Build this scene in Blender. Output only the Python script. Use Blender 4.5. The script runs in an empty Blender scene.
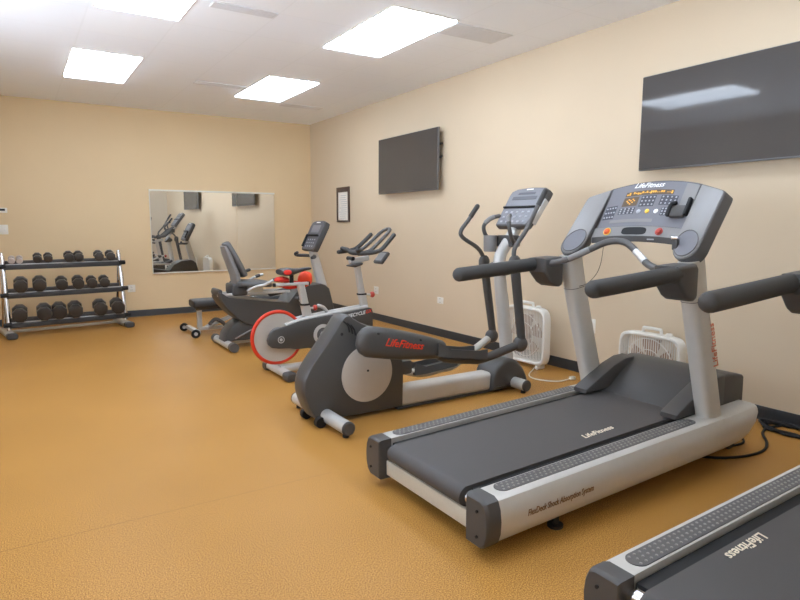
import bpy, bmesh, math, random
from math import pi, sin, cos, radians, sqrt
from mathutils import Vector, Matrix
random.seed(7)
S = bpy.context.scene
COL = S.collection

# ------------------------------------------------------------------ camera, light level
XR, YB, H, XL, YF = 4.046, 8.971, 2.8185, -1.10, -0.60      # right wall, back wall, ceiling, left wall, wall behind camera
DAY_FILL = 3.2                                                     # fill daylight behind the added side window
LAMP = 4.4; SIDE_GLOW = 2.6                                                    # troffer diffuser emission, and boost of the added glowing sides
cam_d = bpy.data.cameras.new('camera')
cam_d.sensor_fit = 'HORIZONTAL'; cam_d.sensor_width = 36.0
cam_d.lens = 604.61 * 36.0 / 800.0
cam_d.clip_start = 0.02
cam = bpy.data.objects.new('camera', cam_d); COL.objects.link(cam)
yaw, pitch = 0.567686, 0.122473
fw = Vector((sin(yaw)*cos(pitch), cos(yaw)*cos(pitch), -sin(pitch)))
cam.location = (0, 0, 1.254)
cam.rotation_euler = fw.to_track_quat('-Z', 'Y').to_euler()
S.camera = cam
w = bpy.data.worlds.new('world'); S.world = w; w.use_nodes = True
# added daylight: stronger from below the horizon to throw light up onto the ceiling
wn, wl = w.node_tree.nodes, w.node_tree.links
wtc = wn.new('ShaderNodeTexCoord'); wsx = wn.new('ShaderNodeSeparateXYZ'); wl.new(wtc.outputs['Generated'], wsx.inputs['Vector'])
wmr = wn.new('ShaderNodeMapRange'); wl.new(wsx.outputs['Z'], wmr.inputs['Value'])
wmr.inputs['From Min'].default_value = -0.08; wmr.inputs['From Max'].default_value = 0.08
wmr.inputs['To Min'].default_value = DAY_FILL*1.7; wmr.inputs['To Max'].default_value = DAY_FILL*0.5
wl.new(wmr.outputs['Result'], wn['Background'].inputs['Strength'])
wn['Background'].inputs['Color'].default_value = (0.84, 0.975, 1.17, 1)
S.view_settings.view_transform = 'Standard'
S.view_settings.look = 'None'
S.view_settings.gamma = 1.0
S.view_settings.use_curve_mapping = False
S.view_settings.exposure = 1.04

# ------------------------------------------------------------------ materials
def lin(c):
    return tuple(((v/255)/12.92 if v/255 <= 0.04045 else ((v/255+0.055)/1.055)**2.4) for v in c) + (1,)
M = {}
def mat(name, rgb, rough=0.5, metal=0.0, spec=0.5, noise=0.0, scale=60, bump=0.0, emit=0, coat=0):
    m = bpy.data.materials.new(name); m.use_nodes = True
    nt = m.node_tree; b = nt.nodes['Principled BSDF']
    c = lin(rgb)
    b.inputs['Base Color'].default_value = c
    b.inputs['Roughness'].default_value = rough
    b.inputs['Metallic'].default_value = metal
    b.inputs['Specular IOR Level'].default_value = spec
    if coat: b.inputs['Coat Weight'].default_value = coat
    if emit:
        b.inputs['Emission Color'].default_value = c; b.inputs['Emission Strength'].default_value = emit
    if noise or bump:
        tc = nt.nodes.new('ShaderNodeTexCoord'); n = nt.nodes.new('ShaderNodeTexNoise')
        n.inputs['Scale'].default_value = scale; n.inputs['Detail'].default_value = 4
        nt.links.new(tc.outputs['Object'], n.inputs['Vector'])
        if noise:
            r = nt.nodes.new('ShaderNodeValToRGB')
            r.color_ramp.elements[0].position = 0.3; r.color_ramp.elements[1].position = 0.7
            r.color_ramp.elements[0].color = tuple(v*(1-noise) for v in c[:3]) + (1,)
            r.color_ramp.elements[1].color = tuple(min(1, v*(1+noise)) for v in c[:3]) + (1,)
            nt.links.new(n.outputs['Fac'], r.inputs['Fac']); nt.links.new(r.outputs['Color'], b.inputs['Base Color'])
        if bump:
            bp = nt.nodes.new('ShaderNodeBump'); bp.inputs['Strength'].default_value = bump; bp.inputs['Distance'].default_value = 0.002
            nt.links.new(n.outputs['Fac'], bp.inputs['Height']); nt.links.new(bp.outputs['Normal'], b.inputs['Normal'])
    M[name] = m
    return m

mat('paint_right', (215, 196, 168), 0.6, spec=0.25, noise=0.015, scale=1.5, bump=0.05)
mat('paint_back_warm_lit', (232, 207, 166), 0.6, spec=0.25, noise=0.02, scale=1.2, bump=0.05)  # same paint as the right wall; its warmer light is put into the colour
mat('paint_other', (228, 216, 198), 0.7, spec=0.2, noise=0.015, scale=1.5, bump=0.05)
mat('baseboard', (46, 45, 45), 0.45, noise=0.05)
mat('white_plate', (236, 232, 222), 0.4, noise=0.01)
mat('silver', (200, 197, 191), 0.36, metal=0.2, noise=0.02, scale=20)
mat('silver_tube', (200, 199, 196), 0.32, metal=0.3, noise=0.02, scale=20)
mat('bright_silver', (205, 205, 204), 0.3, metal=0.4, noise=0.02, scale=20)
mat('chrome', (225, 225, 228), 0.12, metal=1.0, noise=0.01)
mat('plate_beige', (205, 200, 186), 0.45, metal=0.1, noise=0.02)
mat('dark_plastic', (74, 72, 71), 0.42, spec=0.4, noise=0.04, scale=300, bump=0.05)
mat('mid_plastic', (90, 88, 87), 0.42, spec=0.4, noise=0.03, scale=300, bump=0.05)
mat('stud_glint', (146, 143, 138), 0.35, noise=0.02)
mat('light_plastic', (134, 132, 131), 0.4, spec=0.4, noise=0.02, scale=300)
mat('shroud', (74, 73, 72), 0.36, spec=0.45, noise=0.03, scale=200, bump=0.04)
mat('black_rubber', (34, 34, 35), 0.6, spec=0.3, noise=0.08, scale=200)
mat('belt', (78, 75, 74), 0.55, spec=0.35, noise=0.06, scale=500, bump=0.15)
mat('foam_grip', (68, 67, 66), 0.62, spec=0.35, noise=0.07, scale=350, bump=0.25)
mat('overlay', (118, 118, 124), 0.35, spec=0.4, noise=0.02)
mat('overlay_dark', (74, 76, 84), 0.35, spec=0.4, noise=0.02)
mat('amber_glow', (224, 164, 62), 0.4, emit=0.25)
mat('led_strip', (96, 80, 62), 0.35, noise=0.05)
mat('print_white', (240, 240, 240), 0.5, noise=0.01)
mat('print_cream', (236, 222, 198), 0.5, noise=0.01)
mat('print_grey', (168, 170, 176), 0.5, noise=0.01)
mat('print_brown', (120, 88, 52), 0.5, noise=0.01)
mat('print_red', (226, 62, 34), 0.45, noise=0.02)
mat('print_orange', (204, 104, 60), 0.5, noise=0.02)
mat('stop_orange', (226, 92, 30), 0.35, noise=0.02)
mat('stop_red', (178, 58, 44), 0.35, noise=0.02)
mat('yellow', (240, 196, 70), 0.4, noise=0.01)
mat('red_ring', (214, 58, 32), 0.35, spec=0.5, noise=0.03)
mat('red_ball', (236, 70, 32), 0.4, spec=0.4, noise=0.04, scale=30)
mat('red_cloth', (222, 62, 52), 0.8, spec=0.2, noise=0.1, scale=40, bump=0.2)
mat('disc_silver', (196, 190, 182), 0.42, metal=0.25, noise=0.03, scale=8)
mat('vinyl', (60, 60, 61), 0.45, spec=0.4, noise=0.05, scale=150, bump=0.08)
mat('seat_grey', (98, 98, 98), 0.55, spec=0.35, noise=0.05, scale=150, bump=0.1)
mat('dumbbell', (58, 54, 51), 0.3, spec=0.5, noise=0.08, scale=90, bump=0.1)
mat('dumbbell_pale', (196, 184, 178), 0.4, spec=0.4, metal=0.2, noise=0.03)
mat('fan_white', (232, 229, 221), 0.4, noise=0.015)
mat('fan_blade', (178, 150, 128), 0.5, noise=0.03)
mat('fan_inside', (150, 128, 110), 0.7, noise=0.05)
mat('tv_frame', (120, 121, 124), 0.3, metal=0.5, noise=0.02)
mat('tv_back', (40, 40, 42), 0.5, noise=0.03)
mat('tv_screen', (74, 71, 69), 0.055, spec=0.6, noise=0.02, scale=3)
mat('frame_brown', (74, 54, 44), 0.5, noise=0.1, scale=40)
mat('paper', (238, 234, 226), 0.7, noise=0.01)
mat('vent_grey', (226, 226, 228), 0.5, noise=0.02)
mat('vent_dark', (176, 176, 178), 0.6, noise=0.03)
mat('cord_white', (230, 224, 208), 0.5, noise=0.02)

def mirror_mat():
    m = bpy.data.materials.new('mirror_glass'); m.use_nodes = True
    b = m.node_tree.nodes['Principled BSDF']
    b.inputs['Base Color'].default_value = (0.86, 0.86, 0.83, 1); b.inputs['Metallic'].default_value = 1; b.inputs['Roughness'].default_value = 0.015
    M['mirror_glass'] = m
mirror_mat()

def lamp_mat():
    m = bpy.data.materials.new('diffuser'); m.use_nodes = True; nt = m.node_tree
    b = nt.nodes['Principled BSDF']
    b.inputs['Base Color'].default_value = (0.9, 0.9, 0.9, 1)
    b.inputs['Emission Color'].default_value = (0.85, 0.985, 1.17, 1); b.inputs['Emission Strength'].default_value = LAMP
    M['diffuser'] = m
    mat('diffuser_ring', (150, 150, 148), 0.6, noise=0.01)
    m3 = m.copy(); m3.name = 'diffuser_side_glow'; m3.node_tree.nodes['Principled BSDF'].inputs['Emission Strength'].default_value = LAMP*SIDE_GLOW; M['diffuser_side_glow'] = m3
lamp_mat()

def floor_mat():
    m = bpy.data.materials.new('cork_rubber'); m.use_nodes = True; nt = m.node_tree; N = nt.nodes; L = nt.links
    b = N['Principled BSDF']; b.inputs['Roughness'].default_value = 0.42; b.inputs['Specular IOR Level'].default_value = 0.22
    tc = N.new('ShaderNodeTexCoord')
    n1 = N.new('ShaderNodeTexNoise'); n1.inputs['Scale'].default_value = 210; n1.inputs['Detail'].default_value = 5; n1.inputs['Roughness'].default_value = 0.7
    n2 = N.new('ShaderNodeTexNoise'); n2.inputs['Scale'].default_value = 1.3; n2.inputs['Detail'].default_value = 3
    L.new(tc.outputs['Object'], n1.inputs['Vector']); L.new(tc.outputs['Object'], n2.inputs['Vector'])
    r = N.new('ShaderNodeValToRGB'); e = r.color_ramp.elements
    e[0].position = 0.38; e[0].color = lin((122, 79, 29)); e[1].position = 0.64; e[1].color = lin((222, 171, 98))
    mid = r.color_ramp.elements.new(0.5); mid.color = lin((177, 127, 58))
    L.new(n1.outputs['Fac'], r.inputs['Fac'])
    r2 = N.new('ShaderNodeValToRGB'); r2.color_ramp.elements[0].position = 0.3; r2.color_ramp.elements[0].color = (0.93, 0.92, 0.90, 1)
    r2.color_ramp.elements[1].position = 0.7; r2.color_ramp.elements[1].color = (1.05, 1.05, 1.06, 1)
    L.new(n2.outputs['Fac'], r2.inputs['Fac'])
    mx = N.new('ShaderNodeMix'); mx.data_type = 'RGBA'; mx.blend_type = 'MULTIPLY'; mx.inputs['Factor'].default_value = 1
    L.new(r.outputs['Color'], mx.inputs['A']); L.new(r2.outputs['Color'], mx.inputs['B'])
    # joint between two rolls of flooring
    sx = N.new('ShaderNodeSeparateXYZ'); L.new(tc.outputs['Object'], sx.inputs['Vector'])
    a = N.new('ShaderNodeMath'); a.operation = 'SUBTRACT'; a.inputs[1].default_value = 2.69; L.new(sx.outputs['Y'], a.inputs[0])
    ab = N.new('ShaderNodeMath'); ab.operation = 'ABSOLUTE'; L.new(a.outputs[0], ab.inputs[0])
    lt = N.new('ShaderNodeMath'); lt.operation = 'LESS_THAN'; lt.inputs[1].default_value = 0.0028; L.new(ab.outputs[0], lt.inputs[0])
    gt = N.new('ShaderNodeMath'); gt.operation = 'LESS_THAN'; gt.inputs[1].default_value = 1.3; L.new(sx.outputs['X'], gt.inputs[0])
    ml = N.new('ShaderNodeMath'); ml.operation = 'MULTIPLY'; L.new(lt.outputs[0], ml.inputs[0]); L.new(gt.outputs[0], ml.inputs[1])
    m3 = N.new('ShaderNodeMath'); m3.operation = 'MULTIPLY'; m3.inputs[1].default_value = 0.45; L.new(ml.outputs[0], m3.inputs[0])
    mx2 = N.new('ShaderNodeMix'); mx2.data_type = 'RGBA'; L.new(m3.outputs[0], mx2.inputs['Factor'])
    L.new(mx.outputs['Result'], mx2.inputs['A']); mx2.inputs['B'].default_value = lin((110, 72, 28))
    L.new(mx2.outputs['Result'], b.inputs['Base Color'])
    bp = N.new('ShaderNodeBump'); bp.inputs['Strength'].default_value = 0.12; bp.inputs['Distance'].default_value = 0.002
    L.new(n1.outputs['Fac'], bp.inputs['Height']); L.new(bp.outputs['Normal'], b.inputs['Normal'])
    M['cork_rubber'] = m
floor_mat()

def ceil_mat():
    m = bpy.data.materials.new('ceiling_tile'); m.use_nodes = True; nt = m.node_tree; N = nt.nodes; L = nt.links
    b = N['Principled BSDF']; b.inputs['Roughness'].default_value = 0.8; b.inputs['Specular IOR Level'].default_value = 0.15
    tc = N.new('ShaderNodeTexCoord'); mp = N.new('ShaderNodeMapping'); mp.inputs['Location'].default_value = (-0.565+0.61*4, -0.195, 0)
    L.new(tc.outputs['Object'], mp.inputs['Vector'])
    br = N.new('ShaderNodeTexBrick'); br.offset = 0; br.inputs['Scale'].default_value = 1
    br.inputs['Brick Width'].default_value = 0.61; br.inputs['Row Height'].default_value = 0.61; br.inputs['Mortar Size'].default_value = 0.007
    br.inputs['Color1'].default_value = lin((247, 249, 252)); br.inputs['Color2'].default_value = lin((246, 248, 252)); br.inputs['Mortar'].default_value = lin((243, 245, 248))
    L.new(mp.outputs['Vector'], br.inputs['Vector']); L.new(br.outputs['Color'], b.inputs['Base Color'])
    M['ceiling_tile'] = m
ceil_mat()

# ------------------------------------------------------------------ mesh helpers
def sgn(v, p): return math.copysign(abs(v)**p, v)
def cr(pts, k=6):
    pts = [Vector(p) for p in pts]
    out = []
    for i in range(len(pts)-1):
        p0 = pts[max(i-1, 0)]; p1 = pts[i]; p2 = pts[i+1]; p3 = pts[min(i+2, len(pts)-1)]
        for j in range(k):
            t = j/k
            out.append(0.5*((2*p1)+(-p0+p2)*t+(2*p0-5*p1+4*p2-p3)*t*t+(-p0+3*p1-3*p2+p3)*t**3))
    out.append(pts[-1]); return out

def root_loc(p):
    while p is not None and p.parent is not None: p = p.parent
    return Vector(p.location) if p is not None else Vector((0, 0, 0))

class B:
    def __init__(s, tf=None): s.bm = bmesh.new(); s.tf = tf
    def v(s, p):
        p = Vector(p)
        return s.bm.verts.new(s.tf(p) if s.tf else p)
    def merge(s, o):
        o.verts.ensure_lookup_table(); o.verts.index_update()
        vs = [s.v(v.co) for v in o.verts]
        for f in o.faces:
            try: s.bm.faces.new([vs[v.index] for v in f.verts])
            except ValueError: pass
        o.free(); return s
    def box(s, c, d, bev=0.0, rot=None, seg=2):
        o = bmesh.new(); bmesh.ops.create_cube(o, size=1)
        for v in o.verts: v.co = Vector((v.co.x*d[0], v.co.y*d[1], v.co.z*d[2]))
        if bev: bmesh.ops.bevel(o, geom=o.edges[:], offset=min(bev, min(d)*0.49), segments=seg, affect='EDGES', profile=0.5)
        for v in o.verts: v.co = (rot @ v.co if rot else v.co) + Vector(c)
        return s.merge(o)
    def prism(s, prof, fn, t0, t1, bev=0.0, seg=2):
        o = bmesh.new()
        a = [o.verts.new(Vector(fn(p[0], p[1], t0))) for p in prof]; b = [o.verts.new(Vector(fn(p[0], p[1], t1))) for p in prof]
        n = len(prof); fa = o.faces.new(a); fb = o.faces.new(b[::-1])
        for i in range(n): o.faces.new((a[i], b[i], b[(i+1) % n], a[(i+1) % n]))
        bmesh.ops.recalc_face_normals(o, faces=o.faces[:])
        if bev:
            es = [e for e in o.edges if (fa in e.link_faces or fb in e.link_faces)]
            bmesh.ops.bevel(o, geom=es, offset=bev, segments=seg, affect='EDGES', profile=0.5)
        return s.merge(o)
    def loft(s, rings, cap=True, closed=True):
        R = [[s.v(p) for p in r] for r in rings]
        n = len(R[0])
        for i in range(len(R)-1):
            for j in range(n if closed else n-1):
                k = (j+1) % n
                s.bm.faces.new((R[i][j], R[i][k], R[i+1][k], R[i+1][j]))
        if cap and closed:
            s.bm.faces.new(R[0][::-1]); s.bm.faces.new(R[-1])
        return s
    def tube(s, pts, r, n=12, rnd=False, flat=1.0):
        P = [Vector(p) for p in pts]; m = len(P)
        rr = list(r) if isinstance(r, (list, tuple)) else [r]*m
        T = [(P[min(i+1, m-1)]-P[max(i-1, 0)]).normalized() for i in range(m)]
        if rnd:
            A, Bq, ra, rb = P[0], P[-1], rr[0], rr[-1]; ta, tb = T[0], T[-1]
            pre, post = [], []
            for k in (0.98, 0.85, 0.6, 0.3):
                pre.append((A-ta*ra*k, ra*sqrt(1-k*k), ta))
            for k in (0.3, 0.6, 0.85, 0.98):
                post.append((Bq+tb*rb*k, rb*sqrt(1-k*k), tb))
            seq = pre+[(P[i], rr[i], T[i]) for i in range(m)]+post
        else: seq = [(P[i], rr[i], T[i]) for i in range(m)]
        t0 = seq[0][2]; up = Vector((0, 0, 1)) if abs(t0.z) < 0.9 else Vector((1, 0, 0))
        u = (up-t0*up.dot(t0)).normalized(); rings = []
        for p, q, t in seq:
            u = (u-t*u.dot(t)).normalized(); w_ = t.cross(u)
            rings.append([p+u*q*flat*cos(2*pi*k/n)+w_*q*sin(2*pi*k/n) for k in range(n)])
        return s.loft(rings)
    def cyl(s, a, b, r, r2=None, n=20): return s.tube([a, b], [r, r if r2 is None else r2], n)
    def lathe(s, o, ax, prof, n=32):
        o = Vector(o); ax = Vector(ax).normalized(); up = Vector((0, 0, 1)) if abs(ax.z) < 0.9 else Vector((1, 0, 0))
        u = (up-ax*up.dot(ax)).normalized(); w_ = ax.cross(u)
        return s.loft([[o+ax*h+(u*cos(2*pi*k/n)+w_*sin(2*pi*k/n))*max(r, 1e-4) for k in range(n)] for r, h in prof])
    def torus(s, c, ax, R, r, n=40, m=10, a0=0, a1=2*pi, sx=1.0):
        c = Vector(c); ax = Vector(ax).normalized(); up = Vector((0, 0, 1)) if abs(ax.z) < 0.9 else Vector((1, 0, 0))
        u = (up-ax*up.dot(ax)).normalized(); w_ = ax.cross(u); rings = []
        for i in range(n):
            d = u*cos(2*pi*i/n)+w_*sin(2*pi*i/n)*sx
            rings.append([c+d*R+(d*cos(2*pi*j/m)+ax*sin(2*pi*j/m))*r for j in range(m)])
        rings.append(rings[0])
        R_ = [[s.v(p) for p in q] for q in rings[:-1]]; R_.append(R_[0])
        for i in range(n):
            for j in range(m): s.bm.faces.new((R_[i][j], R_[i][(j+1) % m], R_[i+1][(j+1) % m], R_[i+1][j]))
        return s
    def ball(s, c, r, n=20, m=12, sc=(1, 1, 1)):
        c = Vector(c)
        return s.loft([[c+Vector((r*sin(pi*i/m)*cos(2*pi*k/n)*sc[0], r*sin(pi*i/m)*sin(2*pi*k/n)*sc[1], r*cos(pi*i/m)*sc[2])) for k in range(n)] for i in [0.08]+list(range(1, m))+[m-0.08]])
    def selliptic(s, secs, e=0.5, n=24):
        """loft of superellipses: (center, ax vec a, ax vec b)"""
        rings = []
        for c, a, b in secs:
            c, a, b = Vector(c), Vector(a), Vector(b)
            rings.append([c+a*sgn(cos(2*pi*k/n), e)+b*sgn(sin(2*pi*k/n), e) for k in range(n)])
        return s.loft(rings)
    def build(s, name, m, parent=None, smooth=38):
        bmesh.ops.remove_doubles(s.bm, verts=s.bm.verts[:], dist=1e-6)
        bmesh.ops.recalc_face_normals(s.bm, faces=s.bm.faces[:])
        off = root_loc(parent)
        for v in s.bm.verts: v.co -= off
        me = bpy.data.meshes.new(name); s.bm.to_mesh(me); s.bm.free()
        me.materials.append(M[m] if isinstance(m, str) else m)
        if smooth:
            me.polygons.foreach_set('use_smooth', [True]*len(me.polygons)); me.set_sharp_from_angle(angle=radians(smooth))
        o = bpy.data.objects.new(name, me); COL.objects.link(o)
        if parent is not None: o.parent = parent
        return o

def tag(o, label=None, cat=None, group=None, kind=None):
    if label: o['label'] = label
    if cat: o['category'] = cat
    if group: o['group'] = group
    if kind: o['kind'] = kind
    return o
def thing(name, loc, label, cat, group=None):
    o = bpy.data.objects.new(name, None); COL.objects.link(o); o.location = loc; o.empty_display_size = 0.1
    return tag(o, label, cat, group)
def copy_tree(o, parent=None):
    c = o.copy(); COL.objects.link(c)
    if parent is not None: c.parent = parent
    for ch in [x for x in S.objects if x.parent == o and x != c]: copy_tree(ch, c)
    return c
def text(name, body, size, m, parent, o, right, up, shear=0.0, ext=0.0006, align='CENTER', sx=1.0):
    """flat lettering standing on a surface: origin o, right and up directions"""
    cu = bpy.data.curves.new(name, 'FONT'); cu.body = body; cu.size = size; cu.extrude = ext; cu.shear = shear
    cu.align_x = align; cu.align_y = 'CENTER'; cu.resolution_u = 2; cu.offset = size*0.012
    t = bpy.data.objects.new(name, cu); COL.objects.link(t)
    bpy.context.view_layer.update()
    me = bpy.data.meshes.new_from_object(t.evaluated_get(bpy.context.evaluated_depsgraph_get()))
    bpy.data.objects.remove(t)
    right = Vector(right).normalized(); up = Vector(up); up = (up-right*up.dot(right)).normalized(); nrm = right.cross(up)
    o = Vector(o)-root_loc(parent)
    for v in me.vertices: v.co = o+right*v.co.x*sx+up*v.co.y+nrm*v.co.z
    me.materials.clear(); me.materials.append(M[m]); me.name = name
    ob = bpy.data.objects.new(name, me); COL.objects.link(ob); ob.parent = parent
    return ob

# ------------------------------------------------------------------ room shell
T = 0.12
def shell(name, c, d, m): tag(B().box(c, d).build(name, m, smooth=0), kind='structure')
cx, cy = (XL+XR)/2, (YF+YB)/2; lx_, ly_ = XR-XL, YB-YF
shell('floor', (cx, cy, -T/2), (lx_+2*T, ly_+2*T, T), 'cork_rubber')
shell('ceiling', (cx, cy, H+T/2), (lx_+2*T, ly_+2*T, T), 'ceiling_tile')
shell('wall_right', (XR+T/2, cy, H/2), (T, ly_+2*T, H), 'paint_right')
shell('wall_back', (cx, YB+T/2, H/2), (lx_, T, H), 'paint_back_warm_lit')
WY0, WY1, WZ0, WZ1 = 0.0, 5.9, 0.95, 2.08                     # unseen side window, added to light the ceiling
b = B()
b.box((XL-T/2, (YF-T+WY0)/2, H/2), (T, WY0-YF+T, H)).box((XL-T/2, (WY1+YB+T)/2, H/2), (T, YB+T-WY1, H))
b.box((XL-T/2, (WY0+WY1)/2, WZ0/2), (T, WY1-WY0, WZ0)).box((XL-T/2, (WY0+WY1)/2, (H+WZ1)/2), (T, WY1-WY0, H-WZ1))
tag(b.build('wall_left', 'paint_other', smooth=0), kind='structure')
b = B()
for y in (WY0+.02, WY0+(WY1-WY0)/3, WY0+(WY1-WY0)*2/3, WY1-.02): b.box((XL-.06, y, (WZ0+WZ1)/2), (.06, .04, WZ1-WZ0))
for z in (WZ0+.02, WZ1-.02): b.box((XL-.06, (WY0+WY1)/2, z), (.06, WY1-WY0, .04))
win = tag(b.build('added_window_1', 'white_plate', smooth=0), kind='structure')
gm = bpy.data.materials.new('added_window_glass'); gm.use_nodes = True; nt = gm.node_tree
mxs = nt.nodes.new('ShaderNodeMixShader'); mxs.inputs[0].default_value = 0.06
nt.links.new(nt.nodes.new('ShaderNodeBsdfTransparent').outputs[0], mxs.inputs[1]); nt.links.new(nt.nodes.new('ShaderNodeBsdfGlossy').outputs[0], mxs.inputs[2])
nt.links.new(mxs.outputs[0], nt.nodes['Material Output'].inputs['Surface']); M['added_window_glass'] = gm
B().box((XL-.06, (WY0+WY1)/2, (WZ0+WZ1)/2), (.006, WY1-WY0-.04, WZ1-WZ0-.04)).build('added_pane', 'added_window_glass', win, smooth=0)
shell('wall_front', (cx, YF-T/2, H/2), (lx_, T, H), 'paint_other')
def skirting(name, fn, L):
    prof = [(0, 0), (0.016, 0), (0.011, 0.012), (0.009, 0.02), (0.009, 0.093), (0.006, 0.098), (0, 0.098)]
    tag(B().prism(prof, fn, 0, L).build(name, 'baseboard'), kind='structure')
skirting('baseboard_right', lambda a, b, t: (XR-a, YF+t, b*0.9), ly_)
skirting('baseboard_back', lambda a, b, t: (XL+t, YB-a, b*0.9), lx_)
skirting('baseboard_left', lambda a, b, t: (XL+a, YF+t, b*0.9), ly_)
skirting('baseboard_front', lambda a, b, t: (XL+t, YF+a, b*0.9), lx_)

# ------------------------------------------------------------------ ceiling lights and vents
def troffer(x, y, label):
    t = thing('ceiling_light', (x, y, H), label, 'ceiling light', 'ceiling troffers')
    hx, hy = 0.288, 0.587
    b = B()
    for s in (-1, 1):
        b.box((x+s*(hx+0.006), y, H-0.004), (0.014, 2*hy+0.026, 0.008), 0.002)
        b.box((x, y+s*(hy+0.006), H-0.004), (2*hx, 0.014, 0.008), 0.002)
    b.build('frame', 'white_plate', t)
    q4 = ((-1, -1), (1, -1), (1, 1), (-1, 1))
    B().loft([[(x+sx*(hx-d), y+sy*(hy-d), z) for sx, sy in q4] for d, z in ((0.004, H-0.012), (0.004, H-0.017))]).build('diffuser', 'diffuser', t, smooth=0)
    B().loft([[(x+sx*(hx-d), y+sy*(hy-d), z) for sx, sy in q4] for d, z in ((0.005, H-0.001), (0.005, H-0.0125))]).build('added_side_glow', 'diffuser_side_glow', t, smooth=0)  # bright glowing sides added to throw light onto the ceiling
    B().torus((x-0.02, y+hy-0.17, H-0.0175), (0, 0, 1), 0.12, 0.004, 40, 6).build('lens_ring', 'diffuser_ring', t)
    return t
for x, y, l in ((0.850, 6.855, 'left column ceiling light nearest the mirror wall'), (2.675, 6.885, 'ceiling light in the corner above the exercise bikes'),
                (2.70, 4.45, 'large bright ceiling light beside the grey air vent'), (0.89, 4.40, 'ceiling light cut by the top edge of the frame')):
    troffer(x, y, l)
for x, l in ((0.89, 'ceiling light above the open floor by the treadmills'), (2.72, 'ceiling light right above the treadmill belts')):
    troffer(x, 1.98, l)

def vent(x0, x1, y0, y1, label, slats):
    t = thing('ceiling_vent', ((x0+x1)/2, (y0+y1)/2, H), label, 'air vent')
    xc, yc = (x0+x1)/2, (y0+y1)/2
    b = B()
    for s in (-1, 1):
        b.box((xc+s*((x1-x0)/2-0.01), yc, H-0.004), (0.02, y1-y0, 0.008), 0.002)
        b.box((xc, yc+s*((y1-y0)/2-0.01), H-0.004), (x1-x0-0.04, 0.02, 0.008), 0.002)
    b.build('frame', 'vent_grey', t)
    B().box((xc, yc, H-0.001), (x1-x0-0.03, y1-y0-0.03, 0.002)).build('duct_opening', 'vent_dark', t)
    b = B(); n = slats
    for i in range(n):
        yy = y0+0.02+(y1-y0-0.04)*(i+0.5)/n
        b.box((xc, yy, H-0.005), (x1-x0-0.04, (y1-y0-0.04)/n*0.8, 0.003), rot=None)
    b.build('louvres', 'vent_grey', t)
vent(3.02, 3.60, 3.905, 4.18, 'grey louvred ceiling vent beside the large ceiling light', 9)
vent(1.30, 1.78, 4.46, 4.58, 'narrow ceiling vent slot right of the top edge light', 3)
vent(1.79, 2.37, 6.93, 7.06, 'narrow ceiling vent slot left of the corner light', 3)
vent(3.06, 3.62, 7.58, 7.74, 'small ceiling vent in the corner right of the corner light', 4)

# ------------------------------------------------------------------ wall mirror
t = thing('wall_mirror', (2.52, YB, 0.585), 'wide two-panel wall mirror on the back wall reflecting the machines', 'mirror')
x0, x1, z0, z1 = 1.6186, 3.4284, 0.585, 1.7487
MY = -0.011                                                    # the glass sits a few millimetres out of true
for a, b_ in ((x0+0.008, 2.832), (2.835, x1-0.006)):
    B().box(((a+b_)/2, YB-0.0145-((a+b_)/2-2.52)*MY, (z0+z1)/2), (b_-a, 0.006, z1-z0-0.024), 0, Matrix.Rotation(-MY, 3, 'Z')).build('mirror_panel', 'mirror_glass', t, smooth=0)
for z_, h_ in ((z1-0.009, 0.022), (z0+0.008, 0.016)): B().box(((x0+x1)/2, YB-0.014, z_), (x1-x0, 0.028, h_), 0.002).build('trim_channel', 'white_plate', t)
B().box((x0+0.004, YB-0.014, (z0+z1)/2), (0.008, 0.028, z1-z0-0.04), 0.002).build('edge_trim', 'white_plate', t)

# ------------------------------------------------------------------ televisions
TILT = 0.4
def television(yc, wd, label, zc=1.98, hh=0.672):
    t = thing('television', (XR, yc, zc), label, 'television', 'wall televisions')
    rot = Matrix.Rotation(radians(TILT), 3, 'Y')
    ctr = Vector((3.945, yc, zc))
    def P(dx, dy, dz): return ctr+rot @ Vector((dx, dy, dz))
    B().box(P(0.016, 0, 0), (0.028, wd, hh), 0.006, rot).build('bezel', 'tv_frame', t)
    B().box(P(0.0005, 0, 0.002), (0.004, wd-0.012, hh-0.016), 0.0, rot).build('screen', 'tv_screen', t, smooth=0)
    B().box(P(0.045, 0, -0.02), (0.03, wd*0.8, hh*0.7), 0.012, rot).build('back_housing', 'tv_back', t)
    b = B(); b.box((XR-0.008, yc, zc), (0.014, 0.46, 0.30), 0.003)
    for s in (-1, 1): b.box((XR-0.03, yc+s*0.16, zc), (0.05, 0.03, 0.34), 0.004)
    b.build('wall_mount', 'tv_back', t)
    b = B()
    for dz in (0.16, 0.02): b.cyl(P(0.05, -wd/2+0.10, dz), P(0.05, -wd/2-0.012, dz), 0.014, n=10)
    b.build('mount_knob', 'tv_back', t)
television(6.06, 1.262, 'wall television left, beside the framed notice on the right wall')
television(2.27, 1.262, 'wall television above and behind the front treadmill console', 1.99)

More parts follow.
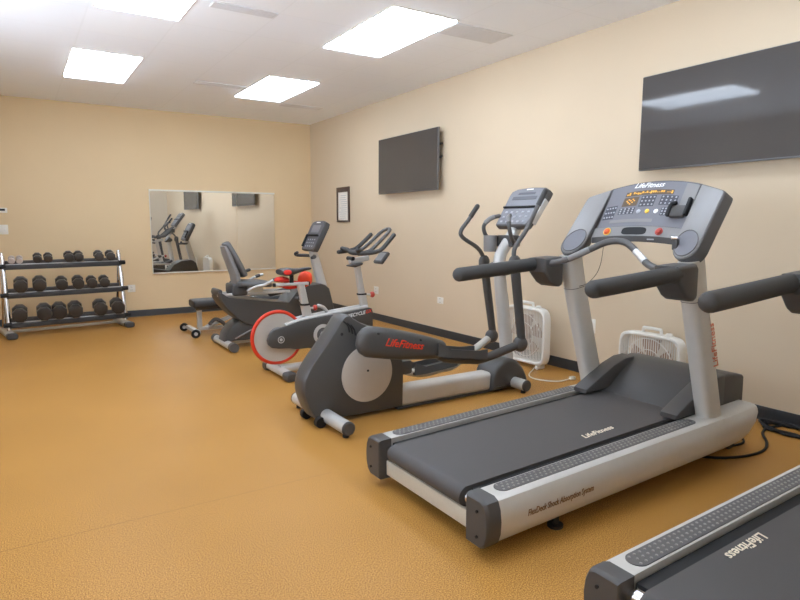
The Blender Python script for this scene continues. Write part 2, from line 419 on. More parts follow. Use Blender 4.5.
# ------------------------------------------------------------------ notice, outlets, switch, thermostat
t = thing('framed_notice', (XR, 7.84, 1.55), 'narrow dark framed notice on white paper near the corner', 'notice')
y0, y1, z0, z1 = 7.655, 8.035, 1.305, 1.80
b = B()
b.box((XR-0.012, (y0+y1)/2, z0+0.012), (0.024, y1-y0, 0.024), 0.003).box((XR-0.012, (y0+y1)/2, z1-0.035), (0.024, y1-y0, 0.07), 0.003)
for y in (y0+0.016, y1-0.016): b.box((XR-0.012, y, (z0+z1)/2-0.02), (0.024, 0.032, z1-z0-0.09), 0.003)
b.build('frame', 'frame_brown', t)
B().box((XR-0.006, (y0+y1)/2, (z0+z1)/2-0.02), (0.008, y1-y0-0.06, z1-z0-0.09)).build('paper', 'paper', t, smooth=0)
b = B()
for i in range(12):
    b.box((XR-0.0105, (y0+y1)/2+random.uniform(-.02, .02), z1-0.12-i*0.029), (0.001, random.uniform(0.16, 0.25), 0.006))
b.build('print', 'print_grey', t, smooth=0)

def outlet(name, o, n, label, cat, w_=0.075, h_=0.118, kind='outlet'):
    o = Vector(o); n = Vector(n); s = Vector((n.y, -n.x, 0)) if abs(n.x) > 0.5 else Vector((1, 0, 0))
    s = Vector((0, 1, 0)) if abs(n.x) > 0.5 else Vector((1, 0, 0))
    t = thing(name, o, label, cat)
    def bx(a, z, d, wa, wz, wd, bev=0.0015):
        c = o+s*a+Vector((0, 0, z))+n*d
        dm = (wd, wa, wz) if abs(n.x) > 0.5 else (wa, wd, wz)
        return c, dm, bev
    B().box(*bx(0, 0, 0.003, w_, h_, 0.006)).build('cover_plate', 'white_plate', t)
    if kind == 'outlet':
        for z in (0.02, -0.02):
            q = B().box(*bx(0, z, 0.007, 0.034, 0.028, 0.003)).build('socket', 'white_plate', t)
            B().box(*bx(-0.007, z, 0.0088, 0.003, 0.010, 0.001, 0)).box(*bx(0.007, z, 0.0088, 0.003, 0.010, 0.001, 0)).build('slot', 'black_rubber', q)
    else:
        for a in (-0.023, 0.023):
            B().box(*bx(a, 0, 0.008, 0.012, 0.026, 0.008)).build('toggle', 'white_plate', t)
    return t
outlet('wall_outlet', (XR, 5.49, 0.412), (-1, 0, 0), 'white wall outlet on right wall between bike and elliptical', 'outlet', 0.11, 0.118*0.62)
outlet('wall_outlet', (XR, 6.93, 0.40), (-1, 0, 0), 'white wall outlet just right of the spin bike knob', 'outlet', 0.115, 0.1)
outlet('wall_outlet', (XR, 3.352, 0.42), (-1, 0, 0), 'white wall outlet peeking out beside the far treadmill post', 'outlet')
outlet('wall_outlet', (1.335, YB, 0.395), (0, -1, 0), 'white wall outlet at the right end of the dumbbell rack', 'outlet', 0.10, 0.10)
outlet('light_switch', (-0.095, YB, 1.205), (0, -1, 0), 'white light switch plate on back wall at left edge', 'switch', 0.115, 0.118, 'switch')
t = thing('thermostat', (-0.095, YB, 1.435), 'small white thermostat above the light switch at left edge', 'thermostat')
B().box((-0.095, YB-0.012, 1.44), (0.125, 0.024, 0.06), 0.004).build('housing', 'white_plate', t)
B().box((-0.10, YB-0.0245, 1.447), (0.09, 0.002, 0.026)).build('display', 'tv_back', t)

# ------------------------------------------------------------------ treadmill (local: x along belt from the rear, y to the left)
TX, TY = 1.41, 2.06
def make_treadmill():
    t = thing('treadmill', (TX, TY, 0), 'complete grey treadmill with display console in the middle of the photo', 'treadmill', 'treadmills in a row')
    def tilt(p): return Vector((p.x+TX, p.y+TY, p.z+0.035*p.x))
    def flat(p): return Vector((p.x+TX, p.y+TY, p.z))
    K = [(.330, .235), (.415, .236), (.436, .225), (.449, .195), (.455, .15), (.452, .105), (.440, .068), (.415, .047), (.345, .045)]
    for s in (-1, 1):
        rings = []
        for x, k, dw in ((.055, 1, 0), (.6, 1, 0), (1.2, 1, 0), (1.62, 1, 0), (1.74, .97, 0), (1.82, .86, .002), (1.87, .68, .006), (1.90, .45, .014), (1.908, .3, .022)):
            rings.append([(x, s*(a-dw*(a > .4)), .235-(.235-z)*k) for a, z in K])
        rl = B(tilt).loft(rings).build('side_rail', 'silver', t)
        kc = [(.326, .237), (.415, .238), (.438, .227), (.452, .195), (.458, .15), (.455, .10), (.442, .064), (.416, .043), (.326, .043)]
        B(tilt).loft([[(x, s*(a*q+(1-q)*.39), z*q+(1-q)*.14) for a, z in kc] for x, q in ((-.006, .90), (0, .97), (.012, 1), (.062, 1))]).build('rear_cap', 'dark_plastic', rl)
        b = B(tilt)
        for z in (.19, .09): b.cyl((-.0135, s*.40, z), (-.008, s*.40, z), .006, n=10)
        b.build('screw', 'black_rubber', rl)
        # ribbed foot pad
        b = B(tilt); pr = []
        hw, xa, xb, yc = .0355, .105, 1.40, .374
        for i in range(13):
            a = pi/2+pi*i/12; pr.append((xa+hw+hw*cos(a), hw*sin(a)))
        for i in range(13):
            a = -pi/2+pi*i/12; pr.append((xb-hw+hw*cos(a), hw*sin(a)))
        b.prism(pr, lambda a, c, h: (a, s*yc+c, h), .2345, .2385)
        n = 0
        for i in range(50):
            for j in (-1, 0, 1):
                px = .128+i*.0255+(.0127 if j == 0 else 0); py = s*yc+j*.021
                if px > xb-.02: continue
                b.loft([[(px+.0052*q*cos(k*pi/3), py+.0052*q*sin(k*pi/3), z) for k in range(6)] for q, z in ((1, .2384), (.85, .2405), (.4, .2418))])
        fp = b.build('foot_pad', 'mid_plastic', rl)
        fp.data.materials.append(M['stud_glint'])  # lighter colour stands in for the glint on the raised studs
        for f in fp.data.polygons:
            if f.center.z > .0003+max(v for v in (.2386+.035*(f.center.x),)): f.material_index = 1
        # leveller feet
        for x, fy in ((.43, .385), (1.60, .25)):
            B(flat).lathe((x, s*fy, 0), (0, 0, 1), [(.03, 0), (.034, .004), (.034, .014), (.016, .02), (.013, .075)], 18).build('foot', 'black_rubber', t)
        # posts
        sec = []
        for z, x in ((.275, 1.55), (.45, 1.497), (.70, 1.42), (.92, 1.355), (1.09, 1.315)):
            sec.append(((x, s*.372, z), (.063, 0, .012), (0, .047, 0)))
        p = B(flat).selliptic(sec, .62, 28).build('upright_post', 'silver', t)
        B(flat).selliptic([((x, s*.372, z), (.064, 0, .012), (0, .048, 0)) for z, x in ((.896, 1.362), (.899, 1.361))], .62, 28).build('joint_line', 'mid_plastic', p)
        # boots at the post feet
        bt = [(1.335, .238), (1.335, .262), (1.36, .275), (1.47, .325), (1.58, .372), (1.68, .40), (1.76, .40), (1.76, .238)]
        B(tilt).prism(bt, lambda a, c, h: (a, s*h, c), .235, .334, .012).build('post_boot', 'dark_plastic', t)
        # hand rail with bracket
        hz = .99
        g = cr([(.553, s*.437, .999), (.75, s*.437, 1.012), (1.0, s*.437, 1.030), (1.10, s*.437, 1.037)], 6)
        h = B(flat).tube(g, .0375, 20, rnd=True).build('handrail', 'foam_grip', t)
        br = [(1.075, 1.072), (1.15, 1.077), (1.21, 1.080), (1.226, 1.06), (1.226, .935), (1.219, .918), (1.20, .908), (1.17, .911), (1.135, .93), (1.105, .962), (1.075, .995)]
        B(flat).prism(br, lambda a, c, q: (a, s*q, c), .335, .4725, .016, 3).build('rail_bracket', 'dark_plastic', t)
    # deck, belt, roller
    B(tilt).box((.80, 0, .185), (1.46, .655, .055), .004).build('deck', 'black_rubber', t)
    pr = [(.005+.043-.043*cos(a), .157+.043*sin(a)) for a in [pi/2-pi*i/12 for i in range(13)]]
    prof = [(.048+.042*cos(pi/2+pi*i/14), .185+.042*sin(pi/2+pi*i/14)) for i in range(15)] + [(.25, .15), (1.52, .15), (1.52, .227)]
    belt = B(tilt).prism(prof, lambda a, c, q: (a, q, c), -.272, .272).build('running_belt', 'belt', t)
    for s in (-1, 1):
        B(tilt).lathe((.048, 0, .185), (0, s, 0), [(.026, .2725), (.026, .305), (.016, .306), (.016, .326)], 20).build('roller_end', 'chrome', t)
    B(tilt).box((.045, 0, .098), (.022, .655, .072), .004).build('rear_crossbar', 'plate_beige', t)
    B(tilt).box((.80, 0, .105), (1.40, .60, .035), .004).build('under_frame', 'black_rubber', t)
    # belt lettering
    text('belt_logo', 'LifeFitness', .052, 'print_cream', t, (TX+.92, TY-.188, .2605), (1, .03, .035), (0, 1, 0), .3)
    # motor hood
    hp = [(1.48, .205), (1.50, .232), (1.56, .268), (1.63, .318), (1.70, .360), (1.76, .385), (1.82, .394), (1.90, .382), (1.955, .366), (1.968, .355), (1.972, .11), (1.48, .11)]
    B(tilt).prism(hp, lambda a, c, q: (a, q, c), -.322, .322, .014, 3).build('motor_hood', 'dark_plastic', t)
    b = B(flat)
    b.box((1.93, 0, .09), (.06, .5, .10), .01)
    for s in (-1, 1): b.cyl((1.93, s*.25, .05), (1.93, s*.29, .05), .05, n=20)
    b.build('transport_wheel', 'black_rubber', t)
    # rail lettering
    text('rail_print', 'FlexDeck Shock Absorption System', .036, 'print_brown', t, (TX+.385, TY-.4585, .158), (1, 0, .035), (0, .05, 1), .25, sx=.72)
    text('post_logo', 'LifeFitness', .056, 'print_orange', t, (TX+1.474, TY-.4195, .665), (-.30, 0, 1), (-1, 0, -.3), .2)
    # console
    def U(y): return Vector((1.570-.42*y*y, y, 1.495-.45*y*y))
    def Lo(y): return Vector((1.425-.25*y*y, y, 1.248-.20*y*y))
    def F(y, q, off=0.0):
        u, l = U(y), Lo(y); d = (u-l).normalized(); ty = Vector((-.84*y, 1, 0)).normalized()
        n = d.cross(ty).normalized()
        if n.x > 0: n = -n
        return l+(u-l)*q+n*off
    def slab(name, m, ya, yb, qa, qb, o0, o1, par, n=10, bev=0):
        rings = []
        for i in range(n+1):
            y = ya+(yb-ya)*i/n
            rings.append([F(y, qa, o0), F(y, qb, o0), F(y, qb, o1), F(y, qa, o1)])
        return B(flat).loft(rings).build(name, m, par, smooth=30)
    con = slab('console', 'mid_plastic', -.272, .272, -.02, 1.0, -.06, 0, t, 18)
    slab('overlay', 'overlay', -.262, .262, .02, .975, 0, .002, con, 16)
    slab('side_overlay', 'light_plastic', -.262, -.185, .40, .965, .002, .003, con, 4)
    slab('display_window', 'led_strip', -.125, .165, .70, .80, .002, .0035, con, 8)
    b = B(flat)
    rnd = random.Random(4)
    for k in range(22):
        if rnd.random() < .15: continue
        ya = .158-k*.0128; q0 = .72+rnd.choice((0, .02)); q1 = .78-rnd.choice((0, .02, .03))
        b.loft([[F(y, q0, .0035), F(y, q1, .0035), F(y, q1, .0045), F(y, q0, .0045)] for y in (ya, ya-.009)])
    b.build('display_digits', 'amber_glow', con, smooth=0)
    slab('heart_display', 'led_strip', .075, .165, .47, .67, .002, .0035, con, 4)
    b = B(flat)
    for a, q in ((.12, .52), (.108, .55), (.132, .55), (.098, .585), (.142, .585), (.108, .615), (.132, .615), (.12, .59)):
        c = F(a, q, .0036); b.lathe(c, F(a, q, 1)-F(a, q, 0), [(.0045, 0), (.0045, .001)], 6)
    b.build('heart_lights', 'amber_glow', con)
    for nm, ya, yb, qa, qb in (('key_block', .075, .17, .29, .43), ('key_block', -.165, -.06, .47, .68), ('key_block', .19, .255, .20, .52), ('key_block', -.03, .06, .44, .68), ('key_block', -.165, -.09, .25, .42)):
        kb = slab(nm, 'overlay_dark', ya, yb, qa, qb, .002, .0028, con, 4)
        b = B(flat); ny, nq = 4, 3
        for i in range(ny):
            for j in range(nq):
                y = ya+(yb-ya)*(i+.5)/ny; q = qa+(qb-qa)*(j+.5)/nq
                b.lathe(F(y, q, .0028), F(y, q, 1)-F(y, q, 0), [(.0052, 0), (.0048, .0016)], 8)
        b.build('keys', 'print_grey', kb)
    for y, m in ((.045, 'print_grey'), (-.008, 'yellow'), (-.062, 'print_white')):
        B(flat).lathe(F(y, .33, .002), F(y, .33, 1)-F(y, .33, 0), [(.013, 0), (.0125, .003), (.01, .004)], 16).build('round_button', m, con)
    slab('label_strip', 'light_plastic', -.06, .20, .10, .17, .002, .003, con, 6)
    c0 = F(0.02, .895, .0075)+Vector((TX, TY, 0)); d = (U(0)-Lo(0))
    text('console_logo', 'LifeFitness', .043, 'print_white', con, c0+Vector((0, 0.02, 0)), (0, -1, 0), d, .35, sx=1.0)
    # silver control ledge below the display
    def ledge(y, k):
        a = Lo(y)
        return a+[Vector((-.006, 0, .004)), Vector((-.034, 0, -.048)), Vector((-.034, 0, -.076)), Vector((.03, 0, -.076)), Vector((.05, 0, .0))][k]
    def ledge_face(y, q): return ledge(y, 0)+(ledge(y, 1)-ledge(y, 0))*q
    led = B(flat).loft([[ledge(-.275+.55*i/18, k) for k in range(5)] for i in range(19)]).build('control_ledge', 'light_plastic', con, smooth=25)
    b = B(flat)
    b.loft([[ledge(y, 1)+Vector((-.001, 0, .001)), ledge(y, 2)+Vector((-.001, 0, -.003)), ledge(y, 3)+Vector((0, 0, -.003)), ledge(y, 3)+Vector((0, 0, .01)), ledge(y, 1)+Vector((.02, 0, -.01))] for y in [-.27+.54*i/12 for i in range(13)]])
    b.build('lower_lip', 'dark_plastic', con)
    nl = (ledge(0, 1)-ledge(0, 0)).cross(Vector((0, 1, 0))).normalized()
    if nl.x > 0: nl = -nl
    pr = [(.075*sgn(cos(a), .45), .022*sgn(sin(a), .6)) for a in [2*pi*i/32 for i in range(32)]]
    dl = (ledge(0, 1)-ledge(0, 0)).normalized()
    B(flat).prism(pr, lambda a, c, h: ledge_face(a+.02, .5)+dl*c+nl*h, 0, .002).build('ledge_recess', 'black_rubber', con)
    for y, m in ((.185, 'stop_orange'), (-.135, 'stop_red')):
        B(flat).lathe(ledge_face(y, .5), nl, [(.021, 0), (.021, .004), (.0145, .005), (.0145, .012), (.010, .015)], 20).build('stop_button', m, con)
    B(flat).torus(ledge_face(.185, .5)+nl*.004, nl, .021, .0025, 24, 6).build('stop_ring', 'yellow', con)
    c1 = ledge(-.1, 1)+(ledge(-.1, 2)-ledge(-.1, 1))*.55+Vector((-.0015, 0, 0))
    B(flat).box(c1, (.001, .05, .007)).build('maker_label', 'print_grey', con)
    # clip holder
    c = F(-.205, .30, .0)
    hd = B(flat).box(F(-.205, .33, .014), (.03, .085, .07), .012, Matrix.Rotation(radians(30), 3, 'Y')).build('holder', 'dark_plastic', con)
    B(flat).box(F(-.258, .45, .02), (.028, .018, .10), .006, Matrix.Rotation(radians(30), 3, 'Y')).build('holder_arm', 'black_rubber', hd)
    B(flat).tube(cr([F(-.165, .22, .03), F(-.165, .42, .03), F(-.185, .47, .03)], 5), .012, 10, rnd=True).build('holder_grip', 'black_rubber', hd)
    # side masts ("ears")
    for s in (-1, 1):
        def E(w_, q):           # w_ 0 inner .. 1 outer, q 0 bottom .. 1 top
            yi, yo = .268, .416
            y = yi+(yo-yi)*w_
            top = U(y)
            low = Vector((1.275-.03*w_, .272+.15*w_, 1.095-.005*w_))
            p = low+(top-low)*q
            return Vector((p.x, s*p.y, p.z))
        nE = Vector((-.80, 0, .60)).normalized()
        nE = (nE+Vector((0, -s*.28, 0))).normalized()
        # outline with rounded bottom and rounded outer top
        out = []
        for i in range(13):
            a = pi+pi*i/12; out.append((.5+.5*cos(a), .20+.20*sin(a)))
        out += [(1.0, .5), (1.0, .94), (.985, .98), (.95, 1.0), (.88, 1.005), (.5, 1.0), (.2, 1.0), (0, 1.0), (0, .6)]
        ear = B(flat).loft([[E(.5+(a-.5)*k, .5+(q-.5)*(1-(1-k)*.4))+nE*o for a, q in out] for o, k in ((-.062, .96), (-.058, 1), (-.006, 1), (-.001, .985))]).build('side_mast', 'mid_plastic', t)
        B(flat).loft([[E(.5+(a-.5)*k, .5+(q-.5)*(1-(1-k)*.4))+nE*o for a, q in out] for o, k in ((-.004, .93), (.003, .93), (.005, .90))]).build('face_panel', 'light_plastic', ear)
        # cup holder dish
        dish = [(.5+.40*cos(a), .215+.165*sin(a)) for a in [2*pi*i/28 for i in range(28)]]
        B(flat).loft([[E(a, q)+nE*o for a, q in dish] for o in (.003, .0075)]).build('cup_dish', 'overlay', ear)
        rim = [E(.5+.42*cos(a), .215+.172*sin(a))+nE*.007 for a in [2*pi*i/28 for i in range(29)]]
        B(flat).tube(rim, .003, 6).build('dish_rim', 'mid_plastic', ear)
        if s < 0:
            cp = E(.16, .17)+nE*.012
            clip = B(flat).box(cp, (.02, .03, .055), .006).build('clip', 'dark_plastic', ear)
            B(flat).box(cp+Vector((-.004, 0, .033)), (.026, .04, .016), .005).build('clip_cap', 'chrome', clip)
    # console cross bar with heart rate patches
    path = cr([(1.09, .385, 1.045), (1.13, .330, 1.047), (1.17, .245, 1.075), (1.21, .136, 1.130), (1.235, .05, 1.168), (1.245, -.03, 1.172), (1.235, -.10, 1.145), (1.19, -.215, 1.075), (1.15, -.30, 1.052), (1.10, -.385, 1.045)], 7)
    cb = B(flat).tube(path, .0175, 14).build('pulse_bar', 'mid_plastic', t)
    for s in (-1, 1):
        B(flat).tube(cr([(1.221, -.133, 1.125), (1.205, -.175, 1.10), (1.192, -.21, 1.078)] if s < 0 else [(1.207, .142, 1.127), (1.185, .205, 1.095), (1.167, .25, 1.072)], 4), .0182, 14).build('pulse_sensor', 'bright_silver' if s < 0 else 'light_plastic', cb)
    # safety lanyard
    B(flat).tube(cr([(1.37, .185, 1.15), (1.36, .19, 1.05), (1.352, .215, .98), (1.345, .27, .925), (1.345, .325, .905)], 5), .0016, 6).build('safety_cord', 'black_rubber', t)
    return t
tm = make_treadmill()
t2 = copy_tree(tm)
t2['label'] = 'cropped treadmill at the bottom right corner, only belt and far handrail showing'
t2.location = (1.405, .70, 0)
for ch in [x for x in S.objects if x.parent == t2]:
    if ch.name.startswith('belt_logo'):
        me = ch.data.copy(); ch.data = me
        cc = Vector((.92, -.188, .2605))
        for v in me.vertices:
            d = v.co-cc
            v.co = Vector((.50-d.x,   .236-d.y, .2458+d.z-(d.x*.035)*2))

# ------------------------------------------------------------------ elliptical trainer
def make_elliptical():
    Yc = 3.46
    t = thing('elliptical_trainer', (1.60, Yc, 0), 'dark grey elliptical trainer with silver mast beside the front treadmill', 'elliptical trainer')
    # rear shroud: side outline (x, z)
    so = [(1.672, .690), (1.647, .672), (1.605, .614), (1.552, .545), (1.507, .479), (1.458, .404), (1.428, .338), (1.414, .284), (1.411, .221), (1.428, .155), (1.453, .094), (1.485, .050), (1.53, .028),
          (1.80, .022), (2.185, .022), (2.191, .319), (2.165, .42), (2.056, .55), (1.853, .632), (1.745, .672), (1.705, .688)]
    so = [(p.x, p.y) for p in cr([(a, c, 0) for a, c in so[:13]], 3)]+so[13:]
    so = [(a+.04*max(0, min(1, (1.9-a)/.2))+.038*max(0, min(1, (c-.30)/.22))*max(0, min(1, (1.8-a)/.1)), c) for a, c in so]
    cxs, czs = 1.82, .33; HT = .085
    rings = []
    for y, k in ((-1, .945), (-.95, .972), (-.8, .99), (-.45, 1), (.45, 1), (.8, .99), (.95, .972), (1, .945)):
        rings.append([(cxs+(a-cxs)*k, Yc+y*HT, czs+(c-czs)*k) for a, c in so])
    sh = B().loft(rings).build('rear_shroud', 'shroud', t)
    B().box((2.225, Yc+.0, .285), (.10, .12, .10), .02).build('roller_housing', 'shroud', t)
    # vents and screws
    b = B()
    for i in range(3):
        pts = cr([(1.728+i*.026, Yc-HT-.0005, .655-i*.014), (1.760+i*.022, Yc-HT-.0015, .622-i*.014), (1.770+i*.022, Yc-HT-.0015, .580-i*.012)], 5)
        b.tube(pts, .0055, 6)
    b.lathe((1.715, Yc-HT-.001, .572), (0, -1, 0), [(.010, 0), (.010, .002)], 10)
    b.build('vent_slot', 'black_rubber', sh)
    for s in (-1, 1):
        y = Yc+s*HT
        dk = B().lathe((1.898, y, .295), (0, s, 0), [(.188, -.012), (.188, .006), (.178, .010), (.02, .010)], 48).build('crank_disc', 'disc_silver', t)
        B().lathe((1.898, y+s*.0095, .315), (0, s, 0), [(.008, 0), (.007, .004)], 10).build('screw', 'black_rubber', dk)
    # stabilisers
    for x, hl in ((1.60, .385), (3.175, .245)):
        st = B().tube([(x, Yc-hl, .062), (x, Yc+hl, .062)], .042, 20).build('stabilizer', 'silver_tube', t)
        for s in (-1, 1):
            B().lathe((x, Yc+s*(hl-.004), .062), (0, s, 0), [(.043, 0), (.043, .008), (.036, .014), (.02, .014)], 20).build('end_cap', 'dark_plastic', st)
            B().lathe((x, Yc+s*(hl-.035), 0), (0, 0, 1), [(.018, 0), (.02, .004), (.018, .02), (.01, .03)], 12).build('foot', 'black_rubber', st)
    for s in (-1, 1): B().cyl((1.545, Yc+s*.088, .034), (1.545, Yc+s*.13, .034), .034, n=18).build('transport_wheel', 'black_rubber', t)
    # long beam
    B().selliptic([((x, Yc, .085), (0, .075, 0), (0, 0, .068)) for x in (2.15, 2.6, 3.08)], .45, 24).build('main_beam', 'silver', t)
    B().box((2.62, Yc, .012), (.95, .14, .018), .004).build('beam_skid', 'dark_plastic', t)
    # front boot
    bo = [(2.96, .02), (2.97, .13), (3.00, .19), (3.06, .235), (3.14, .248), (3.22, .215), (3.28, .15), (3.32, .07), (3.32, .02)]
    B().prism([(p.x, p.y) for p in cr([(a, c, 0) for a, c in bo], 3)], lambda a, c, q: (a, Yc+q, c), -.115, .115, .03, 3).build('front_boot', 'shroud', t)
    # mast
    B().tube(cr([(3.20, Yc, .20), (3.17, Yc, .45), (3.125, Yc, .75), (3.10, Yc, .95), (3.115, Yc, 1.04), (3.19, Yc, 1.14), (3.285, Yc, 1.26)], 6), [.05]*12+[.047]*12+[.044]*13, 20).build('mast', 'silver_tube', t)
    B().ball((3.11, Yc, .93), .075, sc=(1, 1.9, .75)).build('pivot_housing', 'shroud', t)
    # console
    ro = Matrix.Rotation(radians(36), 3, 'Y')
    c0 = Vector((3.305, Yc, 1.395)); ro = Matrix.Rotation(math.atan2(.21, .28), 3, 'Y')
    def C(dx, dy, dz): return c0+ro @ Vector((dx, dy, dz))
    co = [(-.175, -.165), (-.165, -.175), (.165, -.175), (.175, -.165), (.205, .12), (.20, .16), (.15, .185), (0, .195), (-.15, .185), (-.20, .16), (-.205, .12)]
    con = B().prism(co, lambda a, c, h: C(h, a, c), 0, .06, .012).build('console', 'mid_plastic', t)
    B().prism([(a*.93, c*.93) for a, c in co], lambda a, c, h: C(h, a, c), -.003, .002).build('face_panel', 'overlay', con)
    B().box(C(-.008, 0, -.005), (.02, .36, .012), .003, ro).build('reading_ledge', 'black_rubber', con)
    B().box(C(-.004, .01, .085), (.003, .26, .03), 0, ro).box(C(-.004, .01, .13), (.003, .18, .018), 0, ro).build('display', 'overlay_dark', con)
    B().box(C(-.0045, 0, .168), (.003, .07, .010), 0, ro).build('maker_label', 'print_white', con)
    b = B()
    for i in range(5):
        for j in range(3): b.box(C(-.0045, -.12+i*.06, -.14+j*.045), (.003, .024, .016), .001, ro)
    b.build('keys', 'print_grey', con)
    B().box(C(.028, -.200, -.03), (.045, .014, .22), .004, ro).build('side_trim', 'bright_silver', con)
    # fixed handles and bottle holder
    B().box((3.19, Yc+.01, 1.137), (.08, .20, .09), .015).build('handle_mount', 'dark_plastic', t)
    for s in (-1, 1):
        y = Yc+s*.09
        hb = B().tube(cr([(3.18, y-s*.02, 1.142), (3.13, y+s*.02, 1.137), (3.08, y+s*.05, 1.182), (3.06, y+s*.05, 1.252), (3.09, y+s*.01, 1.307), (3.14, y-s*.03, 1.327)], 6), .0155, 12, rnd=True).build('fixed_handle', 'mid_plastic', t)
        B().tube(cr([(3.065, y+s*.042, 1.274), (3.09, y+s*.01, 1.307), (3.115, y-s*.012, 1.32)], 5), .0185, 12).build('pulse_sensor', 'light_plastic', hb)
    bh = B().lathe((3.105, Yc+.115, 1.055), (0, 0, 1), [(.046, 0), (.050, .01), (.052, .125), (.049, .125), (.045, .02)], 24).build('bottle_holder', 'light_plastic', t)
    # linkage for each side: (y, crank cover left, right, tray, joint, pole)
    def arm(s, A, Bm, Tr, J, pole, y):
        # tapered arm cover
        A, Bm = Vector(A), Vector(Bm); ax = (Bm-A).normalized(); up = Vector((0, 1, 0)).cross(ax); up = up if up.z > 0 else -up
        secs = []
        for k, q in ((-.16, .18), (-.145, .52), (-.10, .82), (-.03, 1), (.25, 1), (.5, .93), (.8, .78), (1.0, .62), (1.04, .5)):
            p = A+(Bm-A)*k if k > 0 else A+ax*(k*.55)
            secs.append((p, up*.098*q, Vector((0, .062*min(1, q*1.05), 0))))
        ar = B().selliptic(secs, .75, 28).build('arm_cover', 'shroud', t)
        b = B()
        for k, h in ((.03, .06), (.62, .05)):
            p = A+(Bm-A)*k+up*h; b.lathe((p.x, y+s*.055, p.z), (0, s, 0), [(.007, 0), (.006, .01)], 8)
        b.build('screw', 'black_rubber', ar)
        if s < 0:
            p = A+(Bm-A)*.40; text('arm_logo', 'LifeFitness', .068, 'print_red', ar, (p.x, y-.0645, p.z+.012), ax, up, .35, sx=1.0, ext=.003)
        # pedal tray
        T0, T1 = Vector(Tr[0]), Vector(Tr[1]); tx = (T1-T0)
        rings = []
        for i in range(11):
            q = i/10; p = T0+tx*q; hh = .045+.035*max(0, 1-q*5)+.015*max(0, q*4-3); wv = .085*(.75+.5*min(q*3, 1, (1-q)*4+.3))
            wv = min(wv, .088)
            rings.append([p+Vector((0, -wv, hh)), p+Vector((0, -wv, -.012)), p+Vector((0, wv, -.012)), p+Vector((0, wv, hh)), p+Vector((0, wv-.012, hh)), p+Vector((0, wv-.014, .004)), p+Vector((0, -wv+.014, .004)), p+Vector((0, -wv+.012, hh))])
        tr = B().loft(rings).build('pedal', 'shroud', t)
        lo = min(Bm.z, T0.z)
        link = B().tube(cr([Bm-ax*.05, (Bm+T0)/2+Vector((0, 0, -.015)), T0+tx*.25+Vector((0, 0, -.03)), T0+tx*.75+Vector((0, 0, -.032)), T1+Vector((.03, 0, -.022)), Vector(J)], 5), .03, 14).build('pedal_link', 'dark_plastic' if s < 0 else 'silver', t)
        # joint and pole
        J = Vector(J)
        B().ball(J, .058, sc=(1, .85, 1)).build('pivot_joint', 'dark_plastic', t)
        P = [Vector(p) for p in pole]
        ph = B().selliptic([(P[0], (.03, 0, 0), (0, .026, 0)), (P[1], (.036, 0, 0), (0, .03, 0))], .8, 16).build('arm_pole', 'dark_plastic', t)
        B().selliptic([(P[1]+Vector((0, 0, dz)), (.045*k, 0, 0), (0, .04*k, 0)) for dz, k in ((-.05, .9), (-.03, 1), (.02, 1), (.045, .8), (.06, .45))], .9, 18).build('pole_knuckle', 'dark_plastic', ph)
        bar = B().tube(cr(P[1:], 6), .0165, 12).build('arm_handle', 'mid_plastic', ph)
        B().tube(cr([P[-2]+(P[-1]-P[-2])*.25, (P[-2]+P[-1])*.5+(P[-1]-P[-2])*.15, P[-1]], 4), .0195, 12, rnd=True).build('hand_grip', 'foam_grip', bar)
    arm(-1, (1.825, 3.21, .54), (2.36, 3.20, .435), ((2.30, 3.20, .415), (2.70, 3.19, .352)), (3.045, 3.16, .405),
        [(3.05, 3.15, .42), (2.965, 3.15, .985), (2.955, 3.15, 1.06), (2.975, 3.15, 1.115), (3.07, 3.15, 1.225), (3.16, 3.15, 1.37), (3.245, 3.15, 1.50)], 3.21)
    arm(1, (1.92, 3.70, .50), (2.30, 3.72, .25), ((2.47, 3.72, .155), (2.86, 3.725, .185)), (3.30, 3.76, .345),
        [(3.31, 3.76, .37), (3.205, 3.76, .955), (3.19, 3.76, 1.01), (3.13, 3.76, 1.08), (2.985, 3.76, 1.16), (2.965, 3.76, 1.215), (3.04, 3.76, 1.30), (3.125, 3.76, 1.405)], 3.71)
    return t
make_elliptical()

